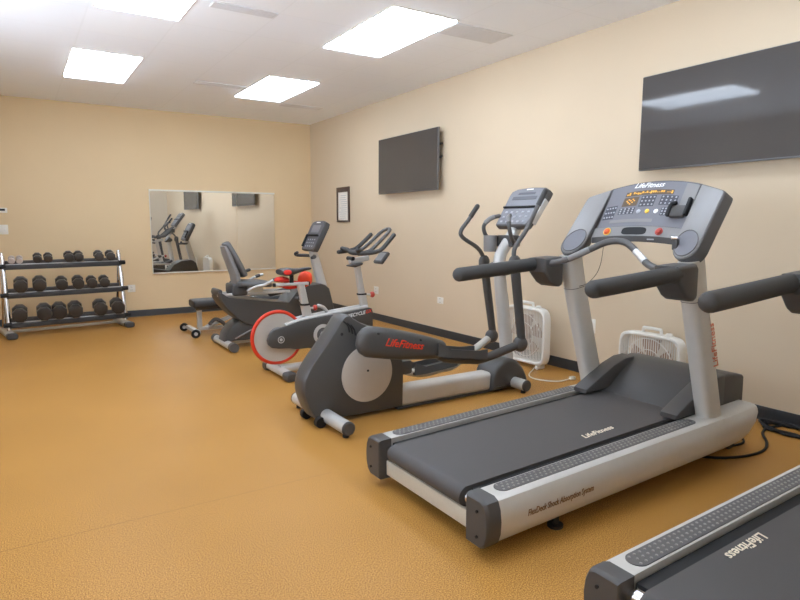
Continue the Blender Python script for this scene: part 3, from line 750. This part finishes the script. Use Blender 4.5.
# ------------------------------------------------------------------ spin bike
def make_spin():
    Yc = 4.76
    t = thing('spin_bike', (1.80, Yc, 0), 'indoor cycling bike with red-rimmed rear flywheel behind the elliptical', 'exercise bike')
    # flywheel
    fc = Vector((1.815, Yc+.0, .325)); R = .215
    fl = B().lathe(fc-Vector((0, .012, 0)), (0, 1, 0), [(.03, -.01), (R-.012, 0), (R-.012, .024), (.03, .034)], 56).build('flywheel', 'disc_silver', t)
    B().torus(fc, (0, 1, 0), R, .0165, 64, 10).build('red_rim', 'red_ring', fl)
    B().lathe(fc-Vector((0, .05, 0)), (0, 1, 0), [(.07, 0), (.085, .012), (.085, .03), (.10, .036)], 32).build('hub', 'light_plastic', fl)
    # frame side covers (belt guard) both sides
    fo = [(1.705, .318), (1.722, .362), (1.76, .395), (1.87, .422), (2.00, .455), (2.20, .478), (2.38, .492), (2.66, .522), (2.69, .512), (2.70, .48), (2.70, .34),
          (2.66, .322), (2.52, .29), (2.38, .255), (2.24, .215), (2.12, .205), (2.07, .218), (1.96, .218), (1.90, .232), (1.80, .24), (1.745, .252), (1.715, .28)]
    for s in (-1, 1):
        y0 = Yc+s*.035; y1 = Yc+s*.075
        B().prism(fo, lambda a, c, q: (a, q, c), y0, y1, .010).build('side_cover', 'shroud', t)
    B().prism([(1.93, .43), (2.67, .515), (2.69, .36), (2.10, .25)], lambda a, c, q: (a, Yc+q, c), -.034, .034).build('inner_frame', 'dark_plastic', t)
    b = B(); b.tube(cr([(1.87, Yc-.045, .428), (2.00, Yc-.045, .461), (2.20, Yc-.045, .485), (2.66, Yc-.045, .529)], 6), .016, 8)
    b.tube(cr([(1.87, Yc+.045, .428), (2.00, Yc+.045, .461), (2.20, Yc+.045, .485), (2.66, Yc+.045, .529)], 6), .016, 8)
    b.build('frame_tube', 'silver_tube', t)
    b = B().torus((1.82, Yc-.0775, .315), (0, 1, 0), .026, .004, 24, 6).lathe((1.82, Yc-.076, .315), (0, -1, 0), [(.014, 0), (.012, .004)], 14)
    b.build('axle_badge', 'bright_silver', t)
    # crank
    ck = B().lathe((2.20, Yc-.075, .325), (0, -1, 0), [(.088, 0), (.088, .006), (.060, .010), (.060, .004)], 40).build('crank_cover', 'bright_silver', t)
    B().lathe((2.20, Yc-.078, .325), (0, -1, 0), [(.060, 0), (.060, .004), (.042, .006), (.042, .018), (.026, .022)], 32).build('crank_hub', 'mid_plastic', ck)
    B().lathe((2.20, Yc-.095, .325), (0, -1, 0), [(.036, 0), (.034, .010), (.02, .012)], 24).build('crank_bolt', 'bright_silver', ck)
    for s, dx, dz in ((-1, .15, -.08), (1, -.15, .08)):
        y = Yc+s*.125
        ca = B().tube([(2.20, y, .325), (2.20+dx, y, .325+dz)], .014, 10, rnd=True, flat=.7).build('crank_arm', 'bright_silver', t)
        B().box((2.20+dx, y+s*.06, .325+dz), (.09, .09, .022), .008).build('pedal', 'dark_plastic', ca)
    text('frame_logo', 'LIFECYCLE', .043, 'print_white', t, (2.515, Yc-.0765, .470), (1, 0, .13), (0, 0, 1), .25)
    text('frame_logo_suffix', 'GX', .043, 'print_red', t, (2.650, Yc-.0765, .4885), (1, 0, .13), (0, 0, 1), .25)
    # seat post, slider, saddle
    sp = B().selliptic([((2.1, Yc, .44), (.040, 0, 0), (0, .028, 0)), ((2.07, Yc, .585), (.040, 0, 0), (0, .028, 0))], .6, 20).build('seat_tube', 'silver_tube', t)
    B().selliptic([((2.071, Yc, .578), (.045, 0, 0), (0, .033, 0)), ((2.067, Yc, .594), (.045, 0, 0), (0, .033, 0))], .6, 20).build('tube_collar', 'black_rubber', sp)
    po = B().selliptic([((2.07, Yc, .585), (.033, 0, 0), (0, .024, 0)), ((2.035, Yc, .755), (.033, 0, 0), (0, .024, 0))], .6, 20).build('seat_post', 'silver_tube', t)
    sl = B().box((1.955, Yc, .765), (.30, .036, .026), .006).build('seat_slider', 'bright_silver', t)
    B().box((1.8, Yc, .765), (.02, .04, .032), .006).box((2.109, Yc, .765), (.012, .04, .032), .004).build('slider_cap', 'black_rubber', sl)
    kn = B().cyl((2.105, Yc, .55), (2.15, Yc, .55), .010, n=10).build('knob_pin', 'silver_tube', t)
    B().ball((2.165, Yc, .55), .026, sc=(.8, 1, 1)).build('adjust_knob', 'stop_red', kn)
    lv = B().tube(cr([(2.195, Yc, .565), (2.245, Yc, .545), (2.29, Yc, .49)], 5), .016, 10, rnd=True).build('brake_lever', 'bright_silver', t)
    rings = []
    for x, w_, zt, zb in ((1.845, .03, .885, .862), (1.845, .075, .893, .85), (1.88, .098, .903, .84), (1.92, .092, .905, .838), (1.97, .062, .898, .845), (2.02, .034, .896, .86), (2.07, .026, .902, .872), (2.11, .022, .904, .878), (2.132, .012, .898, .884)):
        rings.append([(x, Yc+w_*sgn(cos(a), .8), (zt+zb)/2+(zt-zb)/2*sgn(sin(a), .8)) for a in [2*pi*k/18 for k in range(18)]])
    sd = B().loft(rings).build('saddle', 'vinyl', t)
    B().tube([(1.955, Yc, .778), (1.955, Yc, .845)], .018, 12).build('saddle_clamp', 'black_rubber', sd)
    b = B()
    for s in (-1, 1): b.ball((1.887, Yc+s*.088, .872), .03, sc=(1.2, .35, .72))
    b.build('saddle_inlay', 'red_cloth', sd)
    # handlebar post
    ht = B().selliptic([((2.655, Yc, .49), (.038, 0, 0), (0, .028, 0)), ((2.625, Yc, .64), (.038, 0, 0), (0, .028, 0))], .6, 20).build('head_tube', 'silver_tube', t)
    B().selliptic([((2.626, Yc, .634), (.044, 0, 0), (0, .033, 0)), ((2.623, Yc, .648), (.044, 0, 0), (0, .033, 0))], .6, 20).build('tube_collar', 'black_rubber', ht)
    B().selliptic([((2.625, Yc, .64), (.031, 0, 0), (0, .023, 0)), ((2.575, Yc, .925), (.031, 0, 0), (0, .023, 0))], .6, 20).build('handlebar_post', 'silver_tube', t)
    kn = B().cyl((2.67, Yc, .635), (2.715, Yc, .63), .010, n=10).build('knob_pin', 'silver_tube', t)
    B().ball((2.735, Yc, .63), .028, sc=(.8, 1, 1)).build('adjust_knob', 'stop_red', kn)
    B().box((2.6, Yc, .95), (.20, .05, .05), .015, Matrix.Rotation(radians(-10), 3, 'Y')).build('bar_stem', 'bright_silver', t)
    lv = B().tube([(2.47, Yc-.03, .905), (2.54, Yc-.03, .903), (2.6, Yc-.03, .915)], [.012, .03, .022], 12, rnd=True, flat=.6).build('clamp_lever', 'dark_plastic', t)
    B().cyl((2.515, Yc-.05, .965), (2.515, Yc+.05, .965), .018, n=14).build('stem_bolt', 'black_rubber', t)
    # handlebar: cross bar, side grips, aero loop
    bz = 1.015
    hb = B()
    hb.tube(cr([(2.545, Yc+.215, bz+.03), (2.555, Yc+.13, bz+.02), (2.555, Yc+.06, bz+.0), (2.555, Yc-.06, bz+.0), (2.545, Yc-.13, bz+.02), (2.47, Yc-.215, bz+.03)], 5), .021, 12, rnd=True)
    handle = hb.build('handlebar', 'foam_grip', t)
    b = B()
    for s in (-1, 1):
        b.tube(cr([(2.495, Yc+s*.19, bz), (2.585, Yc+s*.225, bz+.005), (2.685, Yc+s*.225, bz+.025), (2.765, Yc+s*.215, bz+.085), (2.84, Yc+s*.205, bz+.155)], 6), .019, 12, rnd=True)
    b.build('side_grip', 'foam_grip', handle)
    lp = [(2.565, Yc+.10, bz+.0), (2.665, Yc+.085, bz+.02), (2.765, Yc+.075, bz+.09), (2.865, Yc+.065, bz+.175), (2.905, Yc+.03, bz+.205), (2.905, Yc-.03, bz+.205), (2.865, Yc-.065, bz+.175), (2.765, Yc-.075, bz+.09), (2.665, Yc-.085, bz+.02), (2.565, Yc-.10, bz+.0)]
    B().tube(cr(lp, 5), .016, 12).build('aero_loop', 'mid_plastic', handle)
    # small computer on the bar
    ro = Matrix.Rotation(radians(40), 3, 'Y')
    cpu = B().box((2.8, Yc-.06, .965), (.035, .15, .13), .015, ro).build('bike_computer', 'dark_plastic', t)
    B().box(Vector((2.8, Yc-.06, .965))+ro @ Vector((-.0185, 0, 0)), (.002, .11, .085), 0, ro).build('screen', 'light_plastic', cpu)
    # base
    b = B().selliptic([((x, Yc, .055), (0, .045, 0), (0, 0, .03)) for x in (1.83, 2.2, 2.58)], .5, 16); b.build('base_beam', 'silver', t)
    B().tube([(2.20, Yc, .08), (2.20, Yc, .24)], .05, 16, flat=1.6).build('frame_strut', 'dark_plastic', t)
    for x in (1.825, 2.60):
        st = B().selliptic([((x, Yc+y, .045), (.042, 0, 0), (0, 0, .026)) for y in (-.26, .26)], .6, 16).build('stabilizer', 'silver', t)
        for s in (-1, 1):
            B().selliptic([((x, Yc+s*y, .036), (.05*k, 0, 0), (0, 0, .036*k)) for y, k in ((.195, 1), (.27, 1), (.287, .8))], .6, 16).build('end_cap', 'dark_plastic', st)
make_spin()

# ------------------------------------------------------------------ recumbent bike
def make_recumbent():
    Yc = 6.19
    t = thing('recumbent_bike', (2.2, Yc, 0), 'recumbent exercise bike with grey backrest seat beside the mirror', 'exercise bike')
    so = [(1.70, .585), (1.71, .515), (1.755, .44), (1.80, .385), (1.87, .32), (1.93, .27), (2.10, .20), (2.95, .18), (2.99, .30), (2.96, .43), (2.925, .565), (2.88, .605), (2.83, .622), (2.66, .612), (2.53, .545), (2.44, .44), (2.28, .46), (1.95, .508), (1.78, .535), (1.72, .58)]
    rings = []
    for y, k in ((-.165, .97), (-.155, .99), (-.13, 1), (.13, 1), (.155, .99), (.165, .97)):
        rings.append([(2.35+(a-2.35)*k, Yc+y, .42+(c-.42)*k) for a, c in so])
    B().loft(rings).build('body_shell', 'shroud', t)
    fo = [(1.755, .075), (1.775, .15), (1.83, .23), (1.93, .30), (2.10, .30), (2.60, .30), (2.95, .30), (3.02, .075)]
    B().prism(fo, lambda a, c, q: (a, Yc+q, c), -.125, .125, .025).build('foot_shell', 'shroud', t)
    B().tube(cr([(1.86, Yc-.13, .10), (2.05, Yc-.14, .19), (2.30, Yc-.15, .30)], 5), .008, 8).build('shell_crease', 'light_plastic', t)
    B().box((2.42, Yc, .058), (1.24, .10, .05), .008).build('base_beam', 'silver_tube', t)
    for x in (1.785, 2.95):
        st = B().tube([(x, Yc-.31, .047), (x, Yc+.31, .047)], .04, 16).build('stabilizer', 'bright_silver', t)
        for s in (-1, 1): B().tube([(x, Yc+s*.27, .047), (x, Yc+s*.345, .047)], .0465, 14, rnd=False).build('end_cap', 'mid_plastic', st)
    # rails and seat
    b = B()
    for s in (-1, 1): b.box((2.09, Yc+s*.10, .555), (.78, .022, .028), .004)
    b.build('seat_rail', 'bright_silver', t)
    B().box((1.725, Yc, .575), (.05, .26, .08), .02).build('rail_end', 'dark_plastic', t)
    B().box((1.93, Yc, .60), (.16, .26, .12), .02).build('seat_carriage', 'dark_plastic', t)
    B().box((2.10, Yc, .585), (.16, .22, .06), .01).build('carriage_cover', 'plate_beige', t)
    rings = []
    for x, k, z in ((1.90, .7, .655), (1.93, .95, .66), (2.05, 1, .655), (2.18, .98, .65), (2.25, .85, .64), (2.275, .6, .63)):
        rings.append([(x, Yc+.20*k*sgn(cos(a), .6), z+.035*sgn(sin(a), .7)*min(1, k*1.1)) for a in [2*pi*j/20 for j in range(20)]])
    B().loft(rings).build('seat', 'seat_grey', t)
    rings = []
    for q, k in ((0, .72), (.06, .9), (.3, 1), (.6, .95), (.85, .78), (.96, .62), (1.0, .42)):
        px = 2.00-.17*q; pz = .735+.345*q
        nx, nz = .89, .46
        rings.append([(px+nx*.032*sgn(sin(a), .7)-.0, Yc+.155*k*sgn(cos(a), .6), pz+nz*.03*sgn(sin(a), .7)) for a in [2*pi*j/20 for j in range(20)]])
    bk = B().loft(rings).build('backrest', 'seat_grey', t)
    B().selliptic([((1.93, Yc, .63), (.03, 0, .01), (0, .11, 0)), ((1.915, Yc, .75), (.03, 0, .01), (0, .125, 0)), ((1.835, Yc, .97), (.028, 0, .01), (0, .11, 0)), ((1.81, Yc, 1.05), (.022, 0, .01), (0, .08, 0))], .6, 20).build('backrest_shell', 'light_plastic', bk)
    for s in (-1, 1):
        hb = B().tube(cr([(1.98, Yc+s*.22, .60), (2.04, Yc+s*.26, .635), (2.14, Yc+s*.27, .655), (2.24, Yc+s*.27, .70), (2.31, Yc+s*.27, .715)], 5), .015, 12, rnd=True).build('side_handle', 'bright_silver', t)
        B().tube([(2.24, Yc+s*.27, .70), (2.27, Yc+s*.27, .708)], .019, 12, rnd=True).build('grip', 'dark_plastic', hb)
    B().tube(cr([(1.95, Yc+.23, .715), (2.05, Yc+.24, .745), (2.15, Yc+.24, .775)], 4), .018, 10, rnd=True).build('arm_rest', 'dark_plastic', t)
    B().tube(cr([(2.28, Yc-.05, .53), (2.42, Yc-.05, .56), (2.52, Yc-.05, .60)], 4), .028, 12, rnd=True).build('adjust_lever', 'dark_plastic', t)
    # cranks
    for s, dx, dz in ((-1, -.08, .13), (1, .08, -.13)):
        ca = B().tube([(2.62, Yc+s*.185, .36), (2.62+dx, Yc+s*.185, .36+dz)], .014, 10, rnd=True).build('crank_arm', 'bright_silver', t)
        B().box((2.62+dx, Yc+s*.235, .36+dz), (.10, .09, .03), .01).build('pedal', 'dark_plastic', ca)
    # mast, handle, console
    B().selliptic([((2.905, Yc, .58), (.055, 0, 0), (0, .045, 0)), ((2.845, Yc, .80), (.052, 0, 0), (0, .042, 0)), ((2.80, Yc, .98), (.045, 0, 0), (0, .04, 0))], .6, 20).build('mast', 'silver_tube', t)
    B().tube(cr([(2.67, Yc+.13, .955), (2.66, Yc+.16, .94), (2.69, Yc+.18, .925), (2.76, Yc+.14, .922), (2.80, Yc, .922), (2.76, Yc-.14, .915), (2.70, Yc-.20, .912)], 6), .0175, 12, rnd=True).build('reach_handle', 'dark_plastic', t)
    c0 = Vector((2.81, Yc, 1.145)); ro = Matrix.Rotation(math.atan2(.16, .32), 3, 'Y')
    def C(dx, dy, dz): return c0+ro @ Vector((dx, dy, dz))
    co = [(-.175, -.15), (-.16, -.175), (.16, -.175), (.175, -.15), (.19, .12), (.17, .165), (.10, .185), (-.10, .185), (-.17, .165), (-.19, .12)]
    con = B().prism(co, lambda a, c, h: C(h, a, c), 0, .06, .014).build('console', 'dark_plastic', t)
    B().prism([(a*.9, c*.9) for a, c in co], lambda a, c, h: C(h, a, c), -.003, .002).build('face_panel', 'overlay_dark', con)
    B().box(C(-.004, .0, .08), (.003, .20, .09), 0, ro).build('display', 'overlay', con)
    B().box(C(-.012, 0, .0), (.026, .28, .016), .004, ro).box(C(-.012, .14, -.07), (.026, .016, .14), .004, ro).build('reading_ledge', 'black_rubber', con)
    B().box(C(-.0045, 0, .158), (.003, .09, .012), 0, ro).build('maker_label', 'print_white', con)
    b = B()
    for i in range(4):
        for j in range(3): b.box(C(-.0045, -.09+i*.055, -.13+j*.04), (.003, .02, .014), .001, ro)
    b.build('keys', 'print_grey', con)
    return t
make_recumbent()

# crumpled red cloth stuffed under the saddle
t = thing('red_cloth', (2.03, 4.76, .78), 'bunched bright red cloth stuffed under the spin bike saddle', 'cloth')
def lump(b, c, r, sc, seed, amp=.10):
    q = random.Random(seed); ph = [q.uniform(0, 6) for _ in range(6)]
    c = Vector(c); n, m = 22, 14; rings = []
    for i in [0.08]+list(range(1, m))+[m-.08]:
        th = pi*i/m; ring = []
        for k in range(n):
            a = 2*pi*k/n
            w_ = 1+amp*(sin(3*a+ph[0]+th*2)+.6*sin(5*a+ph[1]-th*3)+.5*sin(4*th+ph[2]))
            ring.append(c+Vector((r*w_*sin(th)*cos(a)*sc[0], r*w_*sin(th)*sin(a)*sc[1], r*w_*cos(th)*sc[2])))
        rings.append(ring)
    return b.loft(rings)
lump(B(), (2.11, 4.838, .795), .066, (1, .8, 1), 1, .05).build('round_bundle', 'red_ball', t)
lump(B(), (1.875, 4.785, .806), .038, (1.6, 1.5, .58), 2).build('upper_fold', 'red_cloth', t)
lump(B(), (1.97, 4.812, .755), .05, (2.2, .5, .62), 3).build('hanging_fold', 'red_cloth', t)

# ------------------------------------------------------------------ weight bench
def make_bench():
    Yc = 7.13
    t = thing('weight_bench', (2.3, Yc, 0), 'flat black padded weight bench on wheels behind the recumbent bike', 'bench')
    B().selliptic([((x, Yc, .362), (0, .15*k, 0), (0, 0, .046*k)) for x, k in ((1.69, .8), (1.70, .95), (1.73, 1), (2.35, 1), (2.38, .95), (2.39, .8))], .45, 24).build('back_pad', 'vinyl', t)
    B().selliptic([((x, Yc, .362), (0, .15*k, 0), (0, 0, .046*k)) for x, k in ((2.41, .8), (2.42, .95), (2.45, 1), (2.75, 1), (2.78, .95), (2.79, .8))], .45, 24).build('seat_pad', 'vinyl', t)
    b = B().box((2.24, Yc, .302), (1.0, .07, .05), .006); b.build('pad_rail', 'mid_plastic', t)
    B().box((1.775, Yc, .19), (.05, .06, .24), .006).build('post', 'silver_tube', t)
    B().box((2.65, Yc, .19), (.05, .06, .24), .006).build('post', 'silver_tube', t)
    B().box((1.70, Yc, .055), (.05, .50, .04), .006).build('cross_foot', 'silver_tube', t)
    B().box((2.75, Yc, .04), (.05, .40, .05), .006).build('cross_foot', 'silver_tube', t)
    B().box((2.25, Yc, .06), (.98, .05, .04), .006).build('base_beam', 'silver_tube', t)
    for s in (-1, 1):
        B().tube([(1.85, Yc+s*.05, .07), (2.45, Yc+s*.05, .29)], .014, 10).build('brace', 'bright_silver', t)
        w_ = B().torus((1.66, Yc+s*.275, .05), (0, 1, 0), .034, .016, 24, 10).build('wheel', 'black_rubber', t)
        B().cyl((1.66, Yc+s*.26, .05), (1.66, Yc+s*.29, .05), .02, n=14).build('wheel_hub', 'bright_silver', w_)
    B().tube(cr([(1.88, Yc-.06, .12), (1.93, Yc-.09, .17), (2.0, Yc-.09, .14), (2.06, Yc-.06, .08)], 5), .022, 10, rnd=True).build('adjust_bracket', 'mid_plastic', t)
make_bench()

# ------------------------------------------------------------------ dumbbell rack and dumbbells
RX, RY, RA = .52, 8.10, radians(8.5)
RM = Matrix.Translation((RX, RY, 0)) @ Matrix.Rotation(RA, 4, 'Z')
def rk(p): return RM @ Vector(p)
HW = .622
TIERS = ((.135, .19, .0), (.465, .522, .06), (.785, .84, .12))       # front rail z, rear rail z, setback of front rail
t = thing('dumbbell_rack', (RX, RY, 0), 'three-tier chrome and black dumbbell rack along the back wall', 'rack')
for s in (-1, 1):
    b = B(rk); b.tube([(s*HW, .0, .08), (s*HW, .05, .40), (s*HW, .135, .80), (s*HW, .16, .91)], .026, 14)
    up = b.build('upright', 'chrome', t)
    B(rk).tube([(s*HW, .16, .905), (s*HW, .165, .935)], .020, 12, rnd=True).build('top_plug', 'chrome', up)
    B(rk).selliptic([((s*HW, y, .035*k), (.045*k, 0, 0), (0, 0, .034*k)) for y, k in ((-.13, .8), (-.10, 1), (.40, 1), (.43, .8))], .6, 16).build('base_foot', 'silver_tube', up)
    B(rk).selliptic([((s*HW, y, .034), (.054*k, 0, 0), (0, 0, .034*k)) for y, k in ((-.175, .8), (-.165, 1), (-.09, 1), (-.085, .9))], .6, 16).build('foot_cap', 'dark_plastic', up)
    for zf, zr, sb in TIERS:
        B(rk).cyl((s*(HW-.02), sb-.02, zf+.01), (s*(HW+.055), sb-.02, zf+.01), .026, n=14).build('rail_clamp', 'black_rubber', up)
    B(rk).tube([(s*HW, .38, .06), (s*HW, .22, .55), (s*HW, .17, .86)], .02, 12).build('rear_strut', 'chrome', up)
for zf, zr, sb in TIERS:
    B(rk).box((0, sb-.02, zf), (2*HW, .04, .055), .006).build('front_rail', 'vinyl', t)
    B(rk).box((0, sb-.0, zf+.031), (2*HW-.06, .05, .008), .002).build('rail_lip', 'bright_silver', t)
    B(rk).box((0, sb+.135, zr-.01), (2*HW, .035, .045), .006).build('rear_rail', 'mid_plastic', t)
B(rk).box((0, .15, .045), (2*HW, .03, .03), .004).build('tie_bar', 'plate_beige', t)

def dumbbell_mesh(rad, hl, heads=6, m='dumbbell', gl=.055):
    return rad, hl, heads, m, gl
def place_db(xl, tier, rad, label, group, m='dumbbell', proto={}):
    zf, zr, sb = TIERS[tier]
    key = (round(rad, 3), m)
    slope = math.atan2((zr-zf-.03), .155)
    ctr = rk((xl, sb+.045, (zf+.035)+(zr-zf-.03)*.35+rad*cos(slope)+.004))
    if key not in proto:
        root = thing('dumbbell', (0, 0, 0), label, 'dumbbell', group)
        n = 8 if m == 'dumbbell' else 12
        hl = rad*1.0; g = .05
        for s in (-1, 1):
            b = B(); rings = []
            for y, k in ((g, .78), (g+.008, .97), (g+.02, 1), (g+hl-.02, 1), (g+hl-.006, .95), (g+hl, .74)):
                rings.append([(rad*k*cos(pi/n+2*pi*j/n), s*y, rad*k*sin(pi/n+2*pi*j/n)) for j in range(n)])
            b.loft(rings); b.build('head', m, root, smooth=30)
        B().tube([(0, -g-.004, 0), (0, -.03, 0), (0, 0, 0), (0, .03, 0), (0, g+.004, 0)], [.014, .016, .018, .016, .014], 12).build('handle', 'chrome' if m == 'dumbbell' else m, root)
        proto[key] = root; o = root
    else:
        o = copy_tree(proto[key])
    o['label'] = label; o['group'] = group
    o.location = ctr
    o.rotation_euler = (slope, 0, radians(-1))
    return o
def xl_at(px, d=.0, k=1.0): return (-.625+(px-5)/(119)*1.24)*k+d
ord_ = ('leftmost', 'second from left', 'third from left', 'fourth from left', 'fifth from left', 'sixth from left', 'seventh from left', 'rightmost')
top = (12.5, 19.7, 36.6, 46.8, 67.2, 77.2, 98.2, 110.6)
for i, px in enumerate(top):
    if i < 2: place_db(xl_at(px, .035, 1.03), 2, .036, ('leftmost' if i == 0 else 'right one of two')+' small pale dumbbell on the top tier of the rack', 'dumbbells on the top tier', 'dumbbell_pale')
    else: place_db(xl_at(px, .035, 1.03), 2, .050 if i < 4 else .056, ord_[i]+' dumbbell on the top tier of the rack', 'dumbbells on the top tier')
mid = (20.3, 38.3, 60.3, 77.3, 91.8, 105.5)
for i, px in enumerate(mid):
    place_db(xl_at(px), 1, .076 if i < 2 else .068 if i < 4 else .062, (ord_[i] if i < 5 else 'rightmost')+' dumbbell on the middle tier of the rack', 'dumbbells on the middle tier')
low = (19.6, 42.2, 57, 72.8, 98.5, 117.2)
for i, px in enumerate(low):
    place_db(xl_at(px, -.018, 1.03), 0, .082, (ord_[i] if i < 5 else 'rightmost')+' dumbbell on the bottom tier of the rack', 'dumbbells on the bottom tier')

# ------------------------------------------------------------------ box fans
def box_fan(xf, yc, label, hh=.255):
    t = thing('box_fan', (xf+.06, yc, 0), label, 'fan', 'white box fans')
    hw, z0 = .255, .03; zc = z0+hh
    kz = hh/hw
    def rr(h, e=.32, n=40): return [(h*sgn(cos(2*pi*k/n), e), h*kz*sgn(sin(2*pi*k/n), e)) for k in range(n)]
    o, i = rr(hw), rr(hw-.03)
    n = len(o)
    def P(a, x): return (x, yc+a[0], zc+a[1])
    b = B()
    ro = [[b.v(P(a, x)) for a in q] for q, x in ((o, xf+.012), (o, xf+.072), (rr(hw-.008), xf+.082), (i, xf+.082), (i, xf+.012), (rr(hw-.022), xf), (rr(hw-.008), xf))]
    ro.append(ro[0])
    for r in range(len(ro)-1):
        for k in range(n): b.bm.faces.new((ro[r][k], ro[r][(k+1) % n], ro[r+1][(k+1) % n], ro[r+1][k]))
    b.build('housing', 'fan_white', t)
    b = B()
    for k in range(25):
        a = -(hw-.035)+2*(hw-.035)*k/24
        lim = (hw-.028)*(1-(abs(a)/(hw-.028))**6)**(1/6)
        b.box((xf+.010, yc+a, zc), (.004, .0045, 2*lim*kz))
    b.torus((xf+.009, yc, zc), (1, 0, 0), .11, .003, 32, 6).torus((xf+.009, yc, zc), (1, 0, 0), .19, .003, 40, 6)
    b.build('front_grille', 'fan_white', t)
    b = B()
    for k in range(25):
        a = -(hw-.035)+2*(hw-.035)*k/24
        lim = (hw-.028)*(1-(abs(a)/(hw-.028))**6)**(1/6)
        b.box((xf+.078, yc+a, zc), (.004, .005, 2*lim*kz))
    b.build('rear_grille', 'fan_white', t)
    b = B()
    for k in range(5):
        a0 = 2*pi*k/5+.3; rings = []
        for r, wd in ((.03, .35), (.08, .40), (.14, .42), (.195, .36)):
            ring = []
            for q in (-1, 1):
                a = a0+q*wd
                ring.append((xf+.042+q*.015, yc+r*cos(a), zc+r*sin(a)))
            rings.append([Vector(ring[0]), Vector(ring[1]), Vector(ring[1])+Vector((.004, 0, 0)), Vector(ring[0])+Vector((.004, 0, 0))])
        b.loft(rings)
    b.lathe((xf+.02, yc, zc), (1, 0, 0), [(.03, 0), (.045, .01), (.045, .040), (.04, .048)], 24)
    b.build('fan_blades', 'fan_blade', t)
    B().tube(cr([(xf+.042, yc+.075, zc+hh-.01), (xf+.042, yc+.07, zc+hh+.028), (xf+.042, yc+.05, zc+hh+.034), (xf+.042, yc-.05, zc+hh+.034), (xf+.042, yc-.07, zc+hh+.028), (xf+.042, yc-.075, zc+hh-.01)], 4), .012, 10).build('carry_handle', 'fan_white', t)
    B().lathe((xf+.042, yc-.135, zc+hh-.006), (0, 0, 1), [(.026, 0), (.026, .016), (.018, .024)], 18).build('speed_knob', 'fan_white', t)
    for s in (-1, 1): B().box((xf+.042, yc+s*.17, .017), (.10, .03, .034), .008).build('foot', 'fan_white', t)
    return t
box_fan(3.80, 3.905, 'white box fan against the right wall behind the elliptical mast')
box_fan(3.80, 2.645, 'white box fan half hidden behind the front treadmill motor hood', .227)

# ------------------------------------------------------------------ cords on the floor
t = thing('power_cord', (3.79, 3.45, 0), 'white power cord curling on the floor from the box fan', 'cord')
B().tube(cr([(3.86, 3.80, .012), (3.74, 3.72, .006), (3.60, 3.62, .006), (3.54, 3.52, .006), (3.56, 3.42, .006), (3.64, 3.33, .006), (3.76, 3.32, .010)], 6), .0055, 8).build('cable', 'cord_white', t)
B().box((3.785, 3.315, .016), (.05, .035, .028), .006).build('plug', 'cord_white', t)
t = thing('power_cord', (3.5, 1.72, 0), 'black power cord looping out under the front end of the treadmill', 'cord')
B().tube(cr([(3.04, 1.85, .008), (3.12, 1.74, .008), (3.26, 1.665, .008), (3.44, 1.645, .008), (3.60, 1.70, .008), (3.75, 1.80, .008), (3.88, 1.83, .008), (4.0, 1.80, .010)], 7), .0075, 8).build('cable', 'black_rubber', t)
t = thing('power_cord', (3.45, 1.80, 0), 'short black cord bend beside the looping treadmill cord', 'cord')
B().tube(cr([(3.24, 1.84, .008), (3.37, 1.785, .008), (3.49, 1.775, .009), (3.545, 1.83, .02), (3.50, 1.90, .05)], 7), .0065, 8).build('cable', 'black_rubber', t)
t = thing('cord_coil', (3.93, 1.72, 0), 'bundled coil of black cord on the floor by the right wall', 'cord')
b = B()
pts = [(3.925+(.085+.012*sin(i*1.7))*cos(2*pi*i/20), 1.72+(.17+.02*sin(i*.9))*sin(2*pi*i/20), .009+.0045*(i//20)+.004*sin(i*.8)) for i in range(70)]
b.tube(cr(pts, 2), .008, 8)
b.build('cable_loops', 'black_rubber', t)
